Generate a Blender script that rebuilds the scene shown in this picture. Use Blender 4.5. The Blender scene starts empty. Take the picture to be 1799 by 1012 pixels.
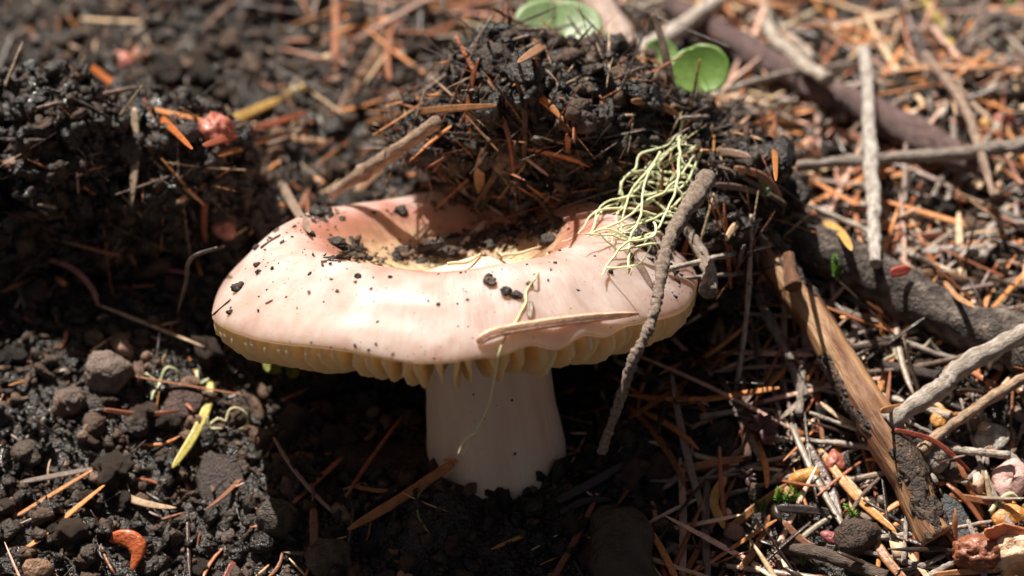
import bpy, bmesh, math, random
import numpy as np
from mathutils import Vector, Matrix
from mathutils.bvhtree import BVHTree

R = math.radians
random.seed(7)
rng = np.random.default_rng(7)
S = 0.001                      # all lengths below are in millimetres

# ------------------------------------------------------------------ camera
PITCH = R(30); DIST = 525.0; FOC = 100.0; FPX = FOC / 36 * 1799
VIEW = np.array([0, math.cos(PITCH), -math.sin(PITCH)])
UPV = np.array([0, math.sin(PITCH), math.cos(PITCH)])
CAM = -VIEW * DIST
scene = bpy.context.scene
col = scene.collection
cd = bpy.data.cameras.new('camera'); cam = bpy.data.objects.new('camera', cd); col.objects.link(cam)
cam.location = CAM * S; cam.rotation_euler = (math.pi / 2 - PITCH, 0, 0)
cd.lens = FOC; cd.sensor_width = 36; cd.clip_start = 0.01; cd.clip_end = 200
cd.dof.use_dof = True; cd.dof.focus_distance = 0.508; cd.dof.aperture_fstop = 10.5
scene.camera = cam

# ------------------------------------------------------------------ light
SUN_EL, SUN_AZ = R(66), R(-42)           # behind the mushroom, a little to the left
w = bpy.data.worlds.new('World'); scene.world = w; w.use_nodes = True
nt = w.node_tree; bg = nt.nodes['Background']
sky = nt.nodes.new('ShaderNodeTexSky'); sky.sky_type = 'NISHITA'; sky.sun_disc = False
sky.air_density = .6; sky.dust_density = 2.5; sky.ozone_density = .6; sky.sun_elevation = SUN_EL; sky.sun_rotation = SUN_AZ
tint = nt.nodes.new('ShaderNodeMix'); tint.data_type = 'RGBA'; tint.blend_type = 'MULTIPLY'; tint.inputs[0].default_value = 1; tint.inputs[7].default_value = (.76, .63, .5, 1)   # light filtered by the forest canopy
nt.links.new(sky.outputs[0], tint.inputs[6]); nt.links.new(tint.outputs[2], bg.inputs[0]); bg.inputs[1].default_value = 0.05
sd = np.array([math.sin(SUN_AZ) * math.cos(SUN_EL), math.cos(SUN_AZ) * math.cos(SUN_EL), math.sin(SUN_EL)])
sl = bpy.data.lights.new('sun', 'SUN'); sl.energy = 5.0; sl.angle = R(0.5); sl.color = (1, 0.94, 0.84)
so = bpy.data.objects.new('sun', sl); col.objects.link(so)
so.rotation_euler = Vector(-sd).to_track_quat('-Z', 'Y').to_euler(); so.location = sd * 2
vs = scene.view_settings; vs.view_transform = 'Standard'; vs.look = 'None'; vs.gamma = 1; vs.exposure = 0.7
vs.use_curve_mapping = False

# ------------------------------------------------------------------ noise
def _h(ix, iy, iz, s):
    n = (ix * 374761393 + iy * 668265263 + iz * 2147483647 + s * 974711) & 0xffffffff
    n = ((n ^ (n >> 13)) * 1274126177) & 0xffffffff
    n = ((n ^ (n >> 15)) * 2246822519) & 0xffffffff
    return ((n ^ (n >> 16)) & 0xffffff) / float(0xffffff)
def vnoise(p, s=0):
    p = np.asarray(p, float); i = np.floor(p).astype(np.int64); f = p - i
    f = f * f * f * (f * (f * 6 - 15) + 10); o = 0
    for dx in (0, 1):
        for dy in (0, 1):
            for dz in (0, 1):
                wt = (f[..., 0] if dx else 1 - f[..., 0]) * (f[..., 1] if dy else 1 - f[..., 1]) * (f[..., 2] if dz else 1 - f[..., 2])
                o = o + wt * _h(i[..., 0] + dx, i[..., 1] + dy, i[..., 2] + dz, s)
    return o * 2 - 1
def fbm(p, sc, oct=4, s=0, gain=.5):
    a, t, q = 1.0, 0, np.asarray(p, float) / sc
    for k in range(oct):
        t = t + a * vnoise(q, s + k); a *= gain; q = q * 2.03 + 17.1
    return t
def billow(p, sc, oct=3, s=0):
    a, t, q = 1.0, 0, np.asarray(p, float) / sc
    for k in range(oct):
        t = t + a * (1 - 2 * np.abs(vnoise(q, s + k))); a *= .5; q = q * 2.1 + 9.7
    return t
def sstep(a, b, x):
    t = np.clip((np.asarray(x, float) - a) / (b - a), 0, 1); return t * t * (3 - 2 * t)

# ------------------------------------------------------------------ materials
def N(t, ty, **kw):
    n = t.nodes.new(ty)
    for k, v in kw.items():
        if k.startswith('_'): setattr(n, k[1:], v)
        else: n.inputs[k].default_value = v
    return n
def ramp(t, fac, stops, interp='LINEAR'):
    r = t.nodes.new('ShaderNodeValToRGB'); e = r.color_ramp.elements; r.color_ramp.interpolation = interp
    while len(e) < len(stops): e.new(0.5)
    for el, (p, c) in zip(e, stops):
        el.position = p; el.color = (*c, 1) if len(c) == 3 else c
    t.links.new(fac, r.inputs[0]); return r.outputs[0]
def mixc(t, a, b, fac, mode='MIX'):
    m = t.nodes.new('ShaderNodeMix'); m.data_type = 'RGBA'; m.blend_type = mode
    for s, v in ((m.inputs[0], fac), (m.inputs[6], a), (m.inputs[7], b)):
        if hasattr(v, 'is_output'): t.links.new(v, s)
        else: s.default_value = v if isinstance(v, (int, float)) else (*v, 1)
    return m.outputs[2]
def noise(t, scale, detail=4, rough=.55, vec=None, dist=0):
    n = N(t, 'ShaderNodeTexNoise', Scale=scale, Detail=detail, Roughness=rough, Distortion=dist)
    if vec is None: vec = t.nodes.new('ShaderNodeTexCoord').outputs['Object']
    t.links.new(vec, n.inputs['Vector']); return n.outputs['Fac']
def newmat(name):
    m = bpy.data.materials.new(name); m.use_nodes = True; t = m.node_tree
    return m, t, t.nodes['Principled BSDF']
def bump(t, b, h, strength, dist):
    n = N(t, 'ShaderNodeBump', Strength=strength, Distance=dist); t.links.new(h, n.inputs['Height'])
    t.links.new(n.outputs[0], b.inputs['Normal'])
MC = {}
def surf_mat(name, stops=None, scale=500, rough=(.4, .7), bmp=.5, bdist=.0004, src=None, spec=.5, sss=0, trans=0, coat=0, fine=4.0, grain=False, wet=False):
    """noise-coloured surface; src = 'obj' (object colour) or 'Col' (attribute) multiplies a grey variation"""
    if name in MC: return MC[name]
    m, t, b = newmat(name); MC[name] = m
    gv = N(t, 'ShaderNodeAttribute', _attribute_name='grain').outputs['Vector'] if grain else None
    f = noise(t, scale, 5, .62, gv)
    if src:
        if src == 'obj': c = t.nodes.new('ShaderNodeObjectInfo').outputs['Color']
        else: c = N(t, 'ShaderNodeAttribute', _attribute_name='Col').outputs['Color']
        v = ramp(t, f, stops or [(.25, (.45, .42, .4)), (.5, (.95, .95, .95)), (.75, (1.35, 1.3, 1.25))])
        c = mixc(t, c, v, 1.0, 'MULTIPLY')
    else: c = ramp(t, f, stops)
    t.links.new(c, b.inputs['Base Color'])
    f2 = noise(t, scale * fine, 3, .6, gv)
    rr = N(t, 'ShaderNodeMapRange', **{'To Min': rough[0], 'To Max': rough[1], 'From Min': .3, 'From Max': .7}); t.links.new(f2, rr.inputs[0])
    ro = rr.outputs[0]
    if wet:
        bw = t.nodes.new('ShaderNodeRGBToBW'); t.links.new(c, bw.inputs[0]); wr_ = N(t, 'ShaderNodeMapRange', **{'From Min': .004, 'From Max': .035, 'To Min': 0, 'To Max': .45}); t.links.new(bw.outputs[0], wr_.inputs[0])
        ad = N(t, 'ShaderNodeMath', _operation='ADD'); t.links.new(ro, ad.inputs[0]); t.links.new(wr_.outputs[0], ad.inputs[1]); ro = ad.outputs[0]
    t.links.new(ro, b.inputs['Roughness']); b.inputs['Specular IOR Level'].default_value = spec
    if bmp:
        a = N(t, 'ShaderNodeMath', _operation='ADD'); t.links.new(f, a.inputs[0]); t.links.new(f2, a.inputs[1])
        bump(t, b, a.outputs[0], bmp, bdist)
    if sss:
        b.inputs['Subsurface Weight'].default_value = sss; b.inputs['Subsurface Radius'].default_value = (1, .55, .3); b.inputs['Subsurface Scale'].default_value = .002
    if coat: b.inputs['Coat Weight'].default_value = coat; b.inputs['Coat Roughness'].default_value = .15
    if trans:
        o = t.nodes['Material Output']; tr = t.nodes.new('ShaderNodeBsdfTranslucent'); t.links.new(c, tr.inputs[0])
        mx = N(t, 'ShaderNodeMixShader', Fac=trans); t.links.new(b.outputs[0], mx.inputs[1]); t.links.new(tr.outputs[0], mx.inputs[2]); t.links.new(mx.outputs[0], o.inputs[0])
    return m

M_soil = surf_mat('soil', [(.25, (.008, .006, .005)), (.5, (.022, .015, .011)), (.68, (.05, .033, .024)), (.85, (.09, .06, .045))], 260, (.08, .55), .9, .0012, spec=.8)
M_crumb = surf_mat('soil_crumb', None, 600, (.16, .5), 1.0, .0008, 'Col', spec=.6, fine=1.6, wet=True)
M_crumbo = surf_mat('soil_crumb_single', None, 600, (.16, .5), 1.0, .0009, 'obj', spec=.6, fine=1.6, wet=True)
M_needle = surf_mat('dry_needle', [(.25, (.6, .55, .5)), (.5, (1, 1, 1)), (.75, (1.3, 1.25, 1.2))], 420, (.2, .5), .4, .00025, 'obj', trans=.15)
M_needles = surf_mat('dry_needle_litter', [(.25, (.6, .55, .5)), (.5, (1, 1, 1)), (.75, (1.3, 1.25, 1.2))], 420, (.2, .5), .4, .00025, 'Col')
TW_ = [(.25, (.25, .2, .18)), (.42, (.7, .64, .6)), (.55, (1, 1, 1)), (.75, (1.6, 1.6, 1.6))]
M_twig = surf_mat('twig_bark', TW_, 1.3, (.4, .8), .9, .0005, 'obj', grain=True)
M_flake = surf_mat('flake', TW_, 550, (.3, .7), .9, .0005, 'obj')
M_smooth = surf_mat('moist_scale', [(.3, (.6, .5, .45)), (.5, (1, 1, 1)), (.72, (1.35, 1.35, 1.35))], 350, (.3, .55), .6, .0004, 'obj', sss=.12, coat=.08)
M_lichen = surf_mat('beard_lichen', [(.3, (.8, .8, .75)), (.6, (1.1, 1.1, 1.1))], 500, (.5, .7), .4, .0002, 'obj', sss=.2)
M_leaf = surf_mat('green_leaf', [(.3, (.75, .8, .7)), (.7, (1.2, 1.15, 1.2))], 260, (.3, .5), .3, .0003, 'obj', trans=.35)
M_rock = surf_mat('pebble', [(.28, (.35, .3, .27)), (.45, (.8, .75, .7)), (.6, (1.1, 1.1, 1.1)), (.75, (1.7, 1.6, 1.5))], 450, (.4, .75), 1.0, .0006, 'obj')
M_bark = surf_mat('log_bark', [(.3, (.015, .01, .009)), (.45, (.06, .045, .038)), (.58, (.16, .125, .105)), (.75, (.34, .28, .24))], 330, (.55, .85), 1.0, .0012)
M_wood = surf_mat('peeled_wood', [(.28, (.05, .022, .013)), (.42, (.20, .09, .045)), (.55, (.38, .205, .10)), (.75, (.54, .35, .2))], .32, (.4, .7), .7, .0007, grain=True)
M_dbark = surf_mat('dark_bark', [(.3, (.012, .008, .006)), (.5, (.05, .03, .021)), (.62, (.11, .065, .042)), (.8, (.2, .125, .08))], 400, (.4, .7), .9, .0007)

# mushroom materials
def cap_material():
    m, t, b = newmat('mushroom_cap_skin'); L = t.links
    oc = t.nodes.new('ShaderNodeTexCoord').outputs['Object']
    fl = N(t, 'ShaderNodeVectorMath', _operation='MULTIPLY'); fl.inputs[1].default_value = (1, 1, 0); L.new(oc, fl.inputs[0])
    ln = N(t, 'ShaderNodeVectorMath', _operation='LENGTH'); L.new(fl.outputs[0], ln.inputs[0])
    f = noise(t, 70, 4, .55)
    ma = N(t, 'ShaderNodeMath', _operation='MULTIPLY_ADD'); L.new(f, ma.inputs[0]); ma.inputs[1].default_value = .024; L.new(ln.outputs['Value'], ma.inputs[2])
    mr = N(t, 'ShaderNodeMapRange', **{'From Min': .012, 'From Max': .057}); L.new(ma.outputs[0], mr.inputs[0])
    c = ramp(t, mr.outputs[0], [(0, (.78, .63, .38)), (.27, (.78, .61, .38)), (.37, (.60, .35, .22)), (.47, (.45, .18, .13)), (.56, (.48, .21, .165)), (.65, (.60, .40, .36)), (.74, (.68, .55, .52)), (.93, (.73, .63, .605)), (1, (.60, .44, .42))])
    f2 = noise(t, 160, 3, .6)
    c = mixc(t, c, ramp(t, f2, [(.3, (.78, .68, .64)), (.65, (1.1, 1.1, 1.1))]), .9, 'MULTIPLY')
    # radial pale streaks
    sp = t.nodes.new('ShaderNodeSeparateXYZ'); L.new(oc, sp.inputs[0])
    at = N(t, 'ShaderNodeMath', _operation='ARCTAN2'); L.new(sp.outputs[1], at.inputs[0]); L.new(sp.outputs[0], at.inputs[1])
    cb = t.nodes.new('ShaderNodeCombineXYZ'); a5 = N(t, 'ShaderNodeMath', _operation='MULTIPLY'); L.new(at.outputs[0], a5.inputs[0]); a5.inputs[1].default_value = 22
    r5 = N(t, 'ShaderNodeMath', _operation='MULTIPLY'); L.new(ln.outputs['Value'], r5.inputs[0]); r5.inputs[1].default_value = 90
    L.new(a5.outputs[0], cb.inputs[0]); L.new(r5.outputs[0], cb.inputs[1])
    st = noise(t, 1.6, 3, .6, cb.outputs[0])
    c = mixc(t, c, ramp(t, st, [(.4, (.95, .9, .88)), (.62, (1.1, 1.12, 1.12))]), .35, 'MULTIPLY')
    # specks of dirt stuck to the skin
    d1 = ramp(t, noise(t, 900, 2, .5), [(.70, (0, 0, 0)), (.735, (1, 1, 1))])
    d2 = ramp(t, noise(t, 130, 2, .5), [(.42, (0, 0, 0)), (.6, (1, 1, 1))])
    dm = mixc(t, d1, d2, 1, 'MULTIPLY')
    c = mixc(t, c, (.09, .045, .025), dm)
    # mud smeared round the hollow
    mm = N(t, 'ShaderNodeMapRange', **{'From Min': .027, 'From Max': .012}); L.new(ln.outputs['Value'], mm.inputs[0])
    m1 = ramp(t, noise(t, 210, 5, .7, None, .6), [(.47, (0, 0, 0)), (.6, (1, 1, 1))]); m2 = mixc(t, m1, mm.outputs[0], 1, 'MULTIPLY')
    c = mixc(t, c, (.2, .12, .065), m2)
    L.new(c, b.inputs['Base Color'])
    o = t.nodes['Material Output']; tr = t.nodes.new('ShaderNodeBsdfTranslucent'); tr.inputs[0].default_value = (1, .86, .68, 1)
    mx = t.nodes.new('ShaderNodeMixShader'); tm = N(t, 'ShaderNodeMapRange', **{'From Min': .034, 'From Max': .0435, 'To Min': .24, 'To Max': .46}); L.new(ln.outputs['Value'], tm.inputs[0]); L.new(tm.outputs[0], mx.inputs[0]); L.new(b.outputs[0], mx.inputs[1]); L.new(tr.outputs[0], mx.inputs[2]); L.new(mx.outputs[0], o.inputs[0])
    b.inputs['Roughness'].default_value = .55; b.inputs['Specular IOR Level'].default_value = .3
    b.inputs['Subsurface Weight'].default_value = .6; b.inputs['Subsurface Radius'].default_value = (1, .7, .5); b.inputs['Subsurface Scale'].default_value = .005
    b.inputs['Coat Weight'].default_value = .1; b.inputs['Coat Roughness'].default_value = .24
    s1 = N(t, 'ShaderNodeMath', _operation='MULTIPLY_ADD'); L.new(noise(t, 330, 3, .6), s1.inputs[0]); s1.inputs[1].default_value = .7; L.new(st, s1.inputs[2])
    bump(t, b, s1.outputs[0], .4, .0008)
    return m
M_cap = cap_material()
M_gill = surf_mat('mushroom_gill', [(.3, (.97, .77, .45)), (.5, (.98, .85, .57)), (.7, (.99, .89, .65))], 120, (.45, .6), .15, .0003, sss=.2, trans=.6)
M_stem = surf_mat('mushroom_stem', [(.25, (.68, .47, .33)), (.42, (.80, .59, .43)), (.55, (.84, .64, .48)), (.75, (.88, .70, .55))], .22, (.45, .65), .35, .0006, sss=.3, grain=True)

# ------------------------------------------------------------------ mesh helpers
def link(name, me, mat, parent=None, color=None, loc=None):
    o = bpy.data.objects.new(name, me); col.objects.link(o)
    if mat and not me.materials: me.materials.append(mat)
    if parent: o.parent = parent
    if color is not None: o.color = (*color, 1)
    if loc is not None: o.location = loc
    return o
def tag(o, label=None, cat=None, group=None, kind=None):
    for k, v in (('label', label), ('category', cat), ('group', group), ('kind', kind)):
        if v: o[k] = v
    return o
def rawmesh(name, V, F, smooth=True, cols=None):
    """V (n,3) in metres, F (m,3) or (m,4) int"""
    V = np.ascontiguousarray(V, np.float32); F = np.ascontiguousarray(F, np.int32); k = F.shape[1]
    me = bpy.data.meshes.new(name); me.vertices.add(len(V)); me.vertices.foreach_set('co', V.ravel())
    me.loops.add(F.size); me.loops.foreach_set('vertex_index', F.ravel())
    me.polygons.add(len(F)); me.polygons.foreach_set('loop_start', np.arange(0, F.size, k, dtype=np.int32))
    me.polygons.foreach_set('use_smooth', np.full(len(F), smooth))
    if cols is not None:
        a = me.color_attributes.new('Col', 'FLOAT_COLOR', 'POINT')
        a.data.foreach_set('color', np.concatenate([cols, np.ones((len(cols), 1))], 1).astype(np.float32).ravel())
    me.update(); me.validate(); return me
def solid(name, V, F, mat, parent=None, color=None, smooth=True, grain=None):
    """object with its origin at the middle of its base; V in mm, world space (or parent-space offset handled)"""
    V = np.asarray(V, float); c = np.array([V[:, 0].mean(), V[:, 1].mean(), V[:, 2].min()])
    base = c * S
    if parent is not None: base = base - np.array(parent.location)
    me = rawmesh(name, (V - c) * S, F, smooth)
    if grain is not None: me.attributes.new('grain', 'FLOAT_VECTOR', 'POINT').data.foreach_set('vector', np.ascontiguousarray(grain, np.float32).ravel())
    return link(name, me, mat, parent, color, base)
def grain_of(P, rad, seg, k=.18):
    """lengthwise grain coordinates for tube_geo's vertices: (along * k, across, across) in mm"""
    P = np.asarray(P, float); d = np.r_[0, np.cumsum(np.linalg.norm(np.diff(P, axis=0), axis=1))]; a = np.linspace(0, 2 * math.pi, seg, endpoint=False)
    g = np.stack(np.broadcast_arrays((d * k)[:, None] + P[0, 0], np.cos(a)[None] * np.asarray(rad)[:, None] + P[0, 1], np.sin(a)[None] * np.asarray(rad)[:, None]), -1).reshape(-1, 3)
    return np.vstack([g, g[:1], g[-1:]])
def empty(name, p):
    o = bpy.data.objects.new(name, None); o.empty_display_size = .005; col.objects.link(o); o.location = np.asarray(p) * S; return o
def ico(sub):
    bm = bmesh.new(); bmesh.ops.create_icosphere(bm, subdivisions=sub, radius=1)
    V = np.array([v.co[:] for v in bm.verts]); F = np.array([[v.index for v in f.verts] for f in bm.faces]); bm.free(); return V, F
ICO = {k: ico(k) for k in (1, 2, 3, 4, 6)}
def frames(P, up):
    T = np.gradient(P, axis=0); T /= np.linalg.norm(T, axis=1)[:, None] + 1e-9
    s = np.cross(T, np.broadcast_to(up, P.shape)); s /= np.linalg.norm(s, axis=1)[:, None] + 1e-9
    return T, s, np.cross(s, T)
def tube_geo(P, rad, seg=8, up=(0, 0, 1), squash=1.0, rough=0, rsc=2.0, seed=0, groove=0, flatend=False):
    P = np.asarray(P, float); n = len(P); T, s, u = frames(P, np.asarray(up, float))
    a = np.linspace(0, 2 * math.pi, seg, endpoint=False)
    rad = np.asarray(rad, float); ca, sa = np.cos(a), np.sin(a)
    V = P[:, None] + rad[:, None, None] * (ca[None, :, None] * s[:, None] + squash * (sa * (1 - groove * np.clip(sa, 0, 1) ** 6))[None, :, None] * u[:, None])
    if rough:
        d = V - P[:, None]; nn = fbm(V.reshape(-1, 3), rsc, 3, seed).reshape(n, seg)
        V = P[:, None] + d * (1 + rough * nn[..., None])
    V = V.reshape(-1, 3)
    i = np.arange(n - 1)[:, None] * seg; j = np.arange(seg); k = (j + 1) % seg
    F = np.stack([i + j, i + k, i + seg + k, i + seg + j], -1).reshape(-1, 4)
    V = np.vstack([V, P[0] - (0 if flatend else .3) * T[0] * rad[0], P[-1] + (0 if flatend else .3) * T[-1] * rad[-1]]); c0 = n * seg
    cap = [[k_, j_, c0, c0] for j_, k_ in zip(j, k)] + [[(n - 1) * seg + j_, (n - 1) * seg + k_, c0 + 1, c0 + 1] for j_, k_ in zip(j, k)]
    T3 = np.vstack([F[:, [0, 1, 2]], F[:, [0, 2, 3]], np.array(cap)[:, :3]])
    return V, T3
def spline(P, n):
    P = np.asarray(P, float)
    if len(P) == 2: return P[0] + (P[1] - P[0]) * np.linspace(0, 1, n)[:, None]
    Q = np.vstack([2 * P[0] - P[1], P, 2 * P[-1] - P[-2]]); m = len(P) - 1
    u = np.linspace(0, m, n); k = np.minimum(u.astype(int), m - 1); f = (u - k)[:, None]
    a, b, c, d = Q[k], Q[k + 1], Q[k + 2], Q[k + 3]
    return .5 * (2 * b + (c - a) * f + (2 * a - 5 * b + 4 * c - d) * f ** 2 + (3 * b - a - 3 * c + d) * f ** 3)

# pixel of the photograph -> direction; distance comes from what the thing touches
def ray(px, py):
    d = VIEW + np.array([1, 0, 0]) * (px - 899.5) / FPX - UPV * (py - 506) / FPX
    return d
SURF = []
def add_surf(V, F):
    b = BVHTree.FromPolygons([tuple(v) for v in np.asarray(V).tolist()], [tuple(f) for f in np.asarray(F).tolist()]); SURF.append(b); return b
def hit(px, py, only=None):
    d = ray(px, py); best = None; dn = Vector(d); L = dn.length
    for b in (only or SURF):
        loc, nor, idx, dist = b.ray_cast(Vector(CAM), dn)
        if loc is not None and (best is None or dist / L < best[0]): best = (dist / L, nor)
    if best and only is None: best = (best[0] - (1.7 if px > 1240 else .6), best[1])
    return best
def topx(p):
    q = np.asarray(p, float) - CAM; z = q @ VIEW
    return 899.5 + q[..., 0] / z * FPX, 506 - (q @ UPV) / z * FPX
def at_y(px, py, y):
    d = ray(px, py); return CAM + d * ((y - CAM[1]) / d[1])
def lay(pts, n, r=0.5, pct=75, deg=1, only=None):
    """a polyline of pixels laid on what lies under it: near-straight in depth, resting on the high spots"""
    Q = spline(pts, n); t = np.array([(hit(x, y, only) or (np.nan,))[0] for x, y in Q]); s = np.linspace(0, 1, n); ok = ~np.isnan(t)
    if not ok.any(): t[:] = DIST; ok[:] = True
    f = np.polyval(np.polyfit(s[ok], t[ok], deg), s); f -= max(np.percentile((f - t)[ok], pct), -1) + r
    return np.array([CAM + ray(x, y) * tt for (x, y), tt in zip(Q, f)])

# ================================================================== GROUND
BY = np.array([-30000, -300, -60, -35, 5, 30, 60, 110, 160, 300, 1000, 30000.])
BZ = np.array([-120, -95, -49, -42, -23, -14, -7, 1, 8, 18, 30, 60.])
def ground_base(x, y):
    z = np.interp(y, BY, BZ)
    z = z - 13 * np.exp(-((x + 3) / 36) ** 2 - ((y - 14) / 22) ** 2) + 4.5 * np.exp(-((x + 2) / 20) ** 2 - ((y + 22) / 13) ** 2)
    z = z - 7 * np.exp(-((x + 45) / 14) ** 2 - ((y - 14) / 18) ** 2)
    z = z + 12 * np.exp(-((x - 6) / 30) ** 2 - ((y - 64) / 16) ** 2)
    z = z + 5.5 * np.exp(-((x + 15) / 8) ** 2 - ((y + 26) / 8) ** 2) + 3 * np.exp(-((x - 10) / 8) ** 2 - ((y + 24) / 7) ** 2)
    z = z + 3 * sstep(20, 70, x) * np.exp(-((y - 10) / 60) ** 2)
    return z
def litterness(x, y, z):
    px, py = topx(np.stack([x, y, z], -1))
    e = 1180 + 60 * vnoise(np.stack([x / 14, y / 14, 0 * x], -1), 5)
    back = .55 * sstep(330, 60, py) * sstep(380, 700, px)
    return np.clip(np.maximum(sstep(-70, 130, px - e), back), 0, 1)
def grow(a, end, step):
    o = []
    while a < end: a += step; step *= 1.22; o.append(a)
    return np.array(o)
core = np.arange(-130, 130.01, .55); g = grow(130, 20000, .8); GX = np.concatenate([-g[::-1], core, g])
core = np.arange(-75, 210.01, .55); GY = np.concatenate([-75 - (grow(0, 20000, .8))[::-1], core, 210 + grow(0, 20000, .8)])
xx, yy = np.meshgrid(GX, GY)
p3 = np.stack([xx, yy, 0 * xx], -1)
zb = ground_base(xx, yy)
near = np.exp(-(np.maximum(np.abs(xx) - 130, 0) + np.maximum(np.abs(yy - 70) - 150, 0)) / 300)
zz = zb + fbm(p3, 28, 3, 1) * 2.6 + (billow(p3, 7.5, 3, 11) * 1.1 + fbm(p3, 2.2, 3, 21) * .55) * near
GZ = zz
nx, ny = len(GX), len(GY)
V = np.stack([xx, yy, zz], -1).reshape(-1, 3)
i = (np.arange(ny - 1)[:, None] * nx + np.arange(nx - 1)[None]).ravel()
F = np.stack([i, i + 1, i + nx + 1, i + nx], -1)
ground = link('ground', rawmesh('ground', V * S, F), M_soil); tag(ground, 'dark moist forest soil under the mushroom and litter', 'soil', kind='structure')
sx = np.where(np.abs(GX) < 200)[0][::3]; sy = np.where((GY > -150) & (GY < 330))[0][::3]
sub = V.reshape(ny, nx, 3)[np.ix_(sy, sx)]
a_, b_ = len(sx), len(sy); i = (np.arange(b_ - 1)[:, None] * a_ + np.arange(a_ - 1)[None]).ravel()
BG = add_surf(sub.reshape(-1, 3), np.stack([i, i + 1, i + a_ + 1, i + a_], -1))
def gz(x, y):
    ix = np.clip(np.searchsorted(GX, x) - 1, 0, nx - 2); iy = np.clip(np.searchsorted(GY, y) - 1, 0, ny - 2)
    fx = (x - GX[ix]) / (GX[ix + 1] - GX[ix]); fy = (y - GY[iy]) / (GY[iy + 1] - GY[iy])
    return (GZ[iy, ix] * (1 - fx) + GZ[iy, ix + 1] * fx) * (1 - fy) + (GZ[iy + 1, ix] * (1 - fx) + GZ[iy + 1, ix + 1] * fx) * fy
def gn(x, y, e=2.5):
    n = np.stack([ground_base(x - e, y) - ground_base(x + e, y), ground_base(x, y - e) - ground_base(x, y + e), 2 * e + 0 * x], -1)
    return n / np.linalg.norm(n, axis=-1, keepdims=True)

# ================================================================== MUSHROOM
CC = np.array([-10.8, 0, -2.9])
MCAP = Matrix.Rotation(R(-2.2), 4, 'Y') @ Matrix.Rotation(R(-18), 4, 'X')
MR = np.array(MCAP.to_3x3())
mush = empty('mushroom', (-2, -9, -40))
tag(mush, 'pale pink mushroom with cream gills and thick stem, soil on its cap', 'mushroom')
RC = 44.0
PR = np.array([0, 5, 11, 16, 20.5, 25, 29, 33, 36.5, 39.5, 42, 43.6, 44.2, 44.0, 43.0, 41.5, 38, 30, 20, 11, 6])
PZ = np.array([6.0, 6.0, 6.6, 8.3, 11.0, 13.3, 14.0, 12.8, 10.3, 7.3, 4.8, 2.7, 1.3, .4, .1, .9, 3.2, 6.0, 5.0, 3.2, 3.0])
def margin(a):   # radius factor and lift of the edge
    f = 1 + .018 * np.sin(2 * a + .6) + .012 * np.sin(5 * a + 2) + .006 * np.sin(11 * a)
    l = .9 * np.sin(2 * a + 1.1) + .5 * np.sin(5 * a) + .35 * np.sin(9 * a + 1)
    wv = np.exp(-((np.mod(a + math.pi, 2 * math.pi) - (math.pi - 1.08)) / .28) ** 2)   # torn, wavy part of the front edge
    return f, l + wv * (.9 * np.sin(24 * a) + .6)
def cap_geo(na=288, nr=96):
    u = np.linspace(0, len(PR) - 1, nr); pr = np.clip(spline(np.stack([PR, PZ], 1), nr), 0, 60); r0, z0 = pr[:, 0], pr[:, 1]
    a = np.linspace(-math.pi, math.pi, na, endpoint=False); f, l = margin(a)
    wr = (r0 / RC) ** 2
    r = r0[:, None] * (1 + (f - 1)[None] * wr[:, None]); z = z0[:, None] + l[None] * (wr ** 2)[:, None]
    x = r * np.cos(a); y = r * np.sin(a)
    q = np.stack([x, y, z], -1)
    # uneven hollow, deeper to the left-back where the cream pit is
    top = (np.arange(nr) < nr * .62)[:, None]
    hol = np.exp(-((x + 5) / 9) ** 2 - ((y - 6) / 7) ** 2) * 2.6
    z = z - top * hol + top * (fbm(np.stack([x, y, 0 * x], -1), 13, 2, 3) * .55) * np.clip(1.2 - wr, .2, 1)[:, None]
    z = z + top * .1 * y * np.clip(1.1 - wr, 0, 1)[:, None]
    z = z - top * .9 * np.exp(-((x - 14) / 6) ** 2 - ((y + 4) / 14) ** 2)
    V = np.stack([x, y, z], -1).reshape(-1, 3)
    i = np.arange(nr - 1)[:, None] * na; j = np.arange(na); k = (j + 1) % na
    F = np.stack([i + j, i + na + j, i + na + k, i + k], -1).reshape(-1, 4)
    return V, F
CV, CF = cap_geo()
cap = link('cap', rawmesh('cap', CV * S, CF), M_cap, mush); cap['label'] = 'glossy pale pink cap with a sunken cream centre'
CAPM = Matrix.Translation((CC - np.array([-2, -9, -40])) * S) @ MCAP; cap.matrix_local = CAPM
CAPW = CV @ MR.T + CC
BC = add_surf(CAPW, CF)
NG = 90
def gill_geo(seed):
    rs = np.linspace(43.2, 10.5, 22); k = random.Random(seed)
    ub = np.interp(rs, PR[13:][::-1], PZ[13:][::-1]) + .6
    d = k.uniform(.86, 1.14)
    low = np.interp(rs, [10.5, 16, 24, 32, 38, 41, 42.4, 43.2], np.array([-1.5, -4.2, -5.6, -5.8, -5.2, -4.2, -2.8, -.5]) * d)
    V, F = [], []
    low[0] = -3.2 * d; low[1] = -4.2 * d
    for m in range(22):
        for q, h in enumerate((0, .35, .7, 1)):
            bl = (0, .75, .5, -1.0)[q] * max(0, 1 - m / 2.5)
            th = (1.25 * (1 - h) ** 1.1 + .2) * (.55 + .45 * rs[m] / 43)
            zc = ub[m] + (low[m] - ub[m]) * h
            V += [(rs[m] + bl, -th / 2, zc), (rs[m] + bl, th / 2, zc)]
    for m in range(21):
        for q in range(3):
            a, b = m * 8 + q * 2, (m + 1) * 8 + q * 2
            F += [(a, b, b + 2, a + 2), (a + 1, a + 3, b + 3, b + 1)]
        a, b = m * 8 + 6, (m + 1) * 8 + 6; F.append((a, b, b + 1, a + 1))
    for q in range(3):
        a = q * 2; F.append((a, a + 2, a + 3, a + 1)); a = 21 * 8 + q * 2; F.append((a, a + 1, a + 3, a + 2))
    return np.array(V), np.array(F)
GM = []
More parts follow.
